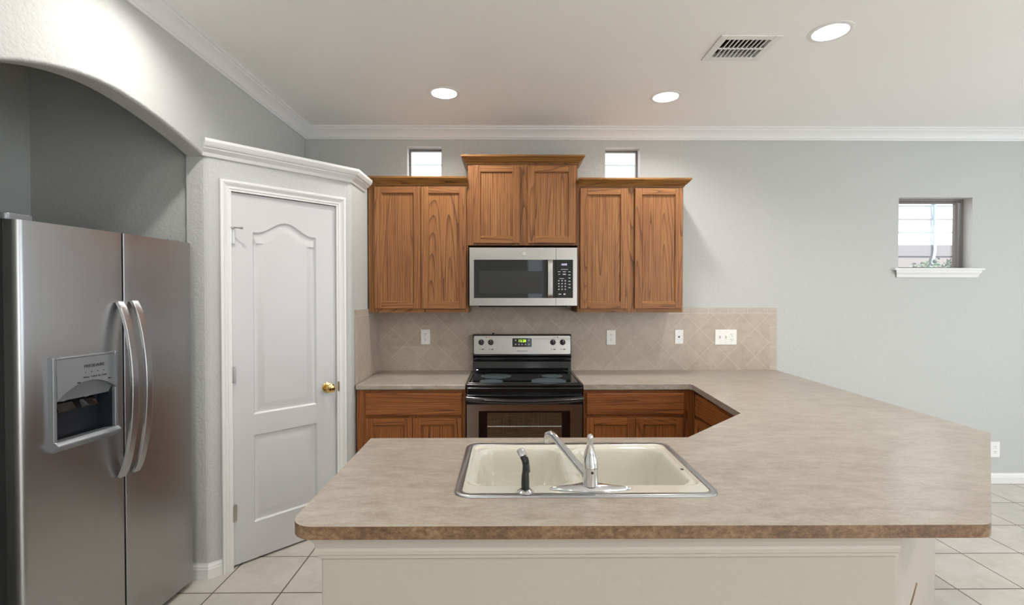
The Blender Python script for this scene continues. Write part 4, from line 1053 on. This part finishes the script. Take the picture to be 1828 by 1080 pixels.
# ------------------------------------------------------------------ wall plates
def plate(name, label, cx, cz, w=0.070, h=0.115, y=yb, kinds=('outlet',), group='wall outlets'):
    t = thing(name, label, 'outlet' if 'outlet' in kinds and len(kinds) == 1 else 'wall plate', (cx, y, cz), 0, group)
    MB().box(cx - w/2, cx + w/2, y - .005, y - .0002, cz - h/2, cz + h/2).build('plate', 'plate', t, bevel=0.003, seg=3)
    n = len(kinds)
    for i, k_ in enumerate(kinds):
        x = cx + (i - (n - 1) / 2) * 0.046
        if k_ == 'outlet':
            for dz in (-0.0195, 0.0195):
                so = MB().prism_y(rrect(x - .0165, x + .0165, cz + dz - .014, cz + dz + .014, .009, 5), y - .0068, y - .004).build('socket', 'plate', t)
                s_ = MB(); s_.box(x - .0075, x - .0050, y - .0072, y - .0066, cz + dz - .001, cz + dz + .009); s_.box(x + .0050, x + .0072, y - .0072, y - .0066, cz + dz + .0, cz + dz + .008)
                s_.prism_y(arc(x, cz + dz - .0075, .0026, 0, 2 * PI, 10)[:-1], y - .0072, y - .0066); s_.build('slots', 'slot', so)
        elif k_ == 'toggle':
            MB().box(x - .006, x + .006, y - .0056, y - .004, cz - .013, cz + .013).build('switch_surround', 'almond', t, bevel=.0008)
            MB().prism_x([(y - .005, cz - .005), (y - .018, cz + .006), (y - .018, cz + .012), (y - .005, cz + .007)], x - .0042, x + .0042).build('switch_lever', 'plate', t, bevel=.001)
        elif k_ == 'jack':
            MB().box(x - .006, x + .006, y - .0062, y - .004, cz - .007, cz + .007).build('jack', 'slot', t, bevel=.0008)
        if k_ != 'outlet':
            for dz in (-.042, .042): MB().lathe([(.0032, 0), (.0028, .0012), (0, .0012)], (x, y - .005, cz + dz), 'y', 10).build('screw', 'nickel', t)
    return t
plate('outlet', 'white duplex outlet on the backsplash under the left oak cabinet', -0.636, 1.156)
plate('outlet', 'white duplex outlet on the backsplash just right of the stove', 0.805, 1.151)
plate('jack_plate', 'narrow white jack plate on the backsplash below the cabinet edge', 1.334, 1.155, 0.066, 0.110, kinds=('jack',), group='wall plates')
plate('switch_plate', 'wide white three-gang plate with two switches and an outlet', 1.700, 1.152, 0.168, 0.118, kinds=('toggle', 'toggle', 'outlet'), group='wall plates')
plate('outlet', 'white duplex outlet low on the bare wall behind the peninsula', 3.837, 0.265, 0.075, 0.122, y=D)

# ------------------------------------------------------------------ recessed lights and vent
names = ['recessed ceiling light above the microwave, nearest the pantry', 'recessed ceiling light above the right oak cabinet', 'largest-looking recessed ceiling light beside the air vent', 'recessed ceiling light close above the arched left wall']
for i, (x, y) in enumerate(CANS):
    t = thing('recessed_light', names[i], 'ceiling light', (x, y, CEIL), 0, 'recessed ceiling lights')
    MB().lathe([(0.0775, 0.002), (0.078, -0.003), (0.090, -0.004), (0.101, -0.0015), (0.101, 0.0)], (x, y, CEIL), 'z', 48, cap=False).build('trim_ring', 'plate', t, smooth=40)
    MB().lathe([(0.0775, 0.0), (0.070, 0.055), (0.060, 0.075), (0.052, 0.075)], (x, y, CEIL), 'z', 48, cap=False).build('baffle', 'plate', t, smooth=40)
    MB().lathe([(0.062, 0.060), (0.050, 0.050), (0.025, 0.045), (0.0, 0.044)], (x, y, CEIL), 'z', 40, cap=False).build('lens', 'lamp', t, smooth=60)
vt = thing('air_vent', 'white ceiling air register with dusty brown slots beside a recessed light', 'vent', ((VENT[0] + VENT[1]) / 2, (VENT[2] + VENT[3]) / 2, CEIL))
b = MB(); vx0, vx1, vy0, vy1 = VENT; e_ = 0.038; z0, z1 = CEIL - .006, CEIL - .0003
for (a, c, d_, e) in ((vx0, vx0 + e_, vy0, vy1), (vx1 - e_, vx1, vy0, vy1), (vx0 + e_, vx1 - e_, vy0, vy0 + e_), (vx0 + e_, vx1 - e_, vy1 - e_, vy1)): b.box(a, c, d_, e, z0, z1)
b.box(vx0 + e_, vx1 - e_, (vy0 + vy1) / 2 - .006, (vy0 + vy1) / 2 + .006, z0, z1)
b.build('frame', 'plate', vt, bevel=0.002)
b = MB(); n = 9
for r in range(2):
    ya, yc = (vy0 + e_, (vy0 + vy1) / 2 - .006) if r == 0 else ((vy0 + vy1) / 2 + .006, vy1 - e_)
    for i in range(n):
        x = vx0 + e_ + (vx1 - vx0 - 2 * e_) * (i + 1) / (n + 1.0); s_ = 0.008 if r == 0 else 0.004
        b.shared([(x - .003, ya, z0), (x + .003, ya, z0), (x + .003, yc, z0), (x - .003, yc, z0), (x - .003 + s_, ya, z0 + .016), (x + .003 + s_, ya, z0 + .016), (x + .003 + s_, yc, z0 + .016), (x - .003 + s_, yc, z0 + .016)],
                 [[0, 1, 2, 3], [4, 7, 6, 5], [0, 4, 5, 1], [1, 5, 6, 2], [2, 6, 7, 3], [3, 7, 4, 0]])
b.build('louvers', 'plate', vt)
bx_ = MB(); z2 = CEIL + .10
V = [(vx0 + .034, vy0 + .034, CEIL + .001), (vx1 - .034, vy0 + .034, CEIL + .001), (vx1 - .034, vy1 - .034, CEIL + .001), (vx0 + .034, vy1 - .034, CEIL + .001)]; V += [(x, y, z2) for x, y, _ in V]
bx_.shared(V, [[4, 5, 6, 7], [0, 1, 5, 4], [1, 2, 6, 5], [2, 3, 7, 6], [3, 0, 4, 7]]); sub(bx_.build('duct_box', 'blackish', vt), 'dusty brown duct behind the slots')

# ------------------------------------------------------------------ outside the windows
sd = MB(); ys_ = 5.60
for i in range(26):
    z = 2.056 + i * 0.152
    sd.shared([(-3, ys_ - .012, z), (9, ys_ - .012, z), (9, ys_, z + .152), (-3, ys_, z + .152), (-3, ys_, z), (9, ys_, z)], [[0, 1, 2, 3], [0, 4, 5, 1]])
sd.box(-3, 9, ys_, ys_ + .1, 2.056, 6.0)
structure(sd.build('wall_neighbour', 'siding'))
structure(MB().box(-3, 9, ys_ - .02, ys_ + .1, 1.93, 2.056).build('trim_neighbour', 'brick_band'))
structure(MB().box(-3, 9, ys_ - .01, ys_ + .1, 0, 1.93).build('wall_neighbour_footing', 'concrete'))
structure(MB().box(-3, 9, D + .12, ys_ + .1, -0.1, 0).build('ground_outside', 'concrete'))
cx_ = 4.87
tag(MB().tube([(cx_, 5.56, 3.4), (cx_, 5.56, 2.10), (cx_ - .005, 5.54, 2.0), (cx_ - .06, 5.50, 1.88), (cx_ - .12, 5.48, 1.70)], 0.014, 10).build('conduit', 'conduit', smooth=50), 'pale conduit running down the white siding outside the right window', 'pipe')
sh = thing('shrub', 'small leafy shrub outside at the lower edge of the right window', 'shrub', (4.70, 5.3, 0))
lf = MB()
for i in range(900):
    a = random.uniform(0, 2 * PI); r = random.uniform(0, 1) ** .5; x = 4.70 + 0.30 * r * math.cos(a); y = 5.30 + .15 * r * math.sin(a); z = 1.45 + random.uniform(0, 0.44) * (1.0 - 0.15 * r)
    u = Vector((random.uniform(-1, 1), random.uniform(-1, 1), random.uniform(-1, 1))).normalized() * .022; w_ = u.cross(Vector((random.uniform(-1, 1), random.uniform(-1, 1), .3))).normalized() * .010
    c = Vector((x, y, z)); lf.face([c - u, c + w_, c + u, c - w_])
lf.build('foliage', 'leaf', sh, fix=False)
MB().tube([(4.70, 5.30, 0), (4.71, 5.31, 0.8), (4.68, 5.30, 1.55)], [.03, .02, .012], 8).build('stem', 'wire', sh)
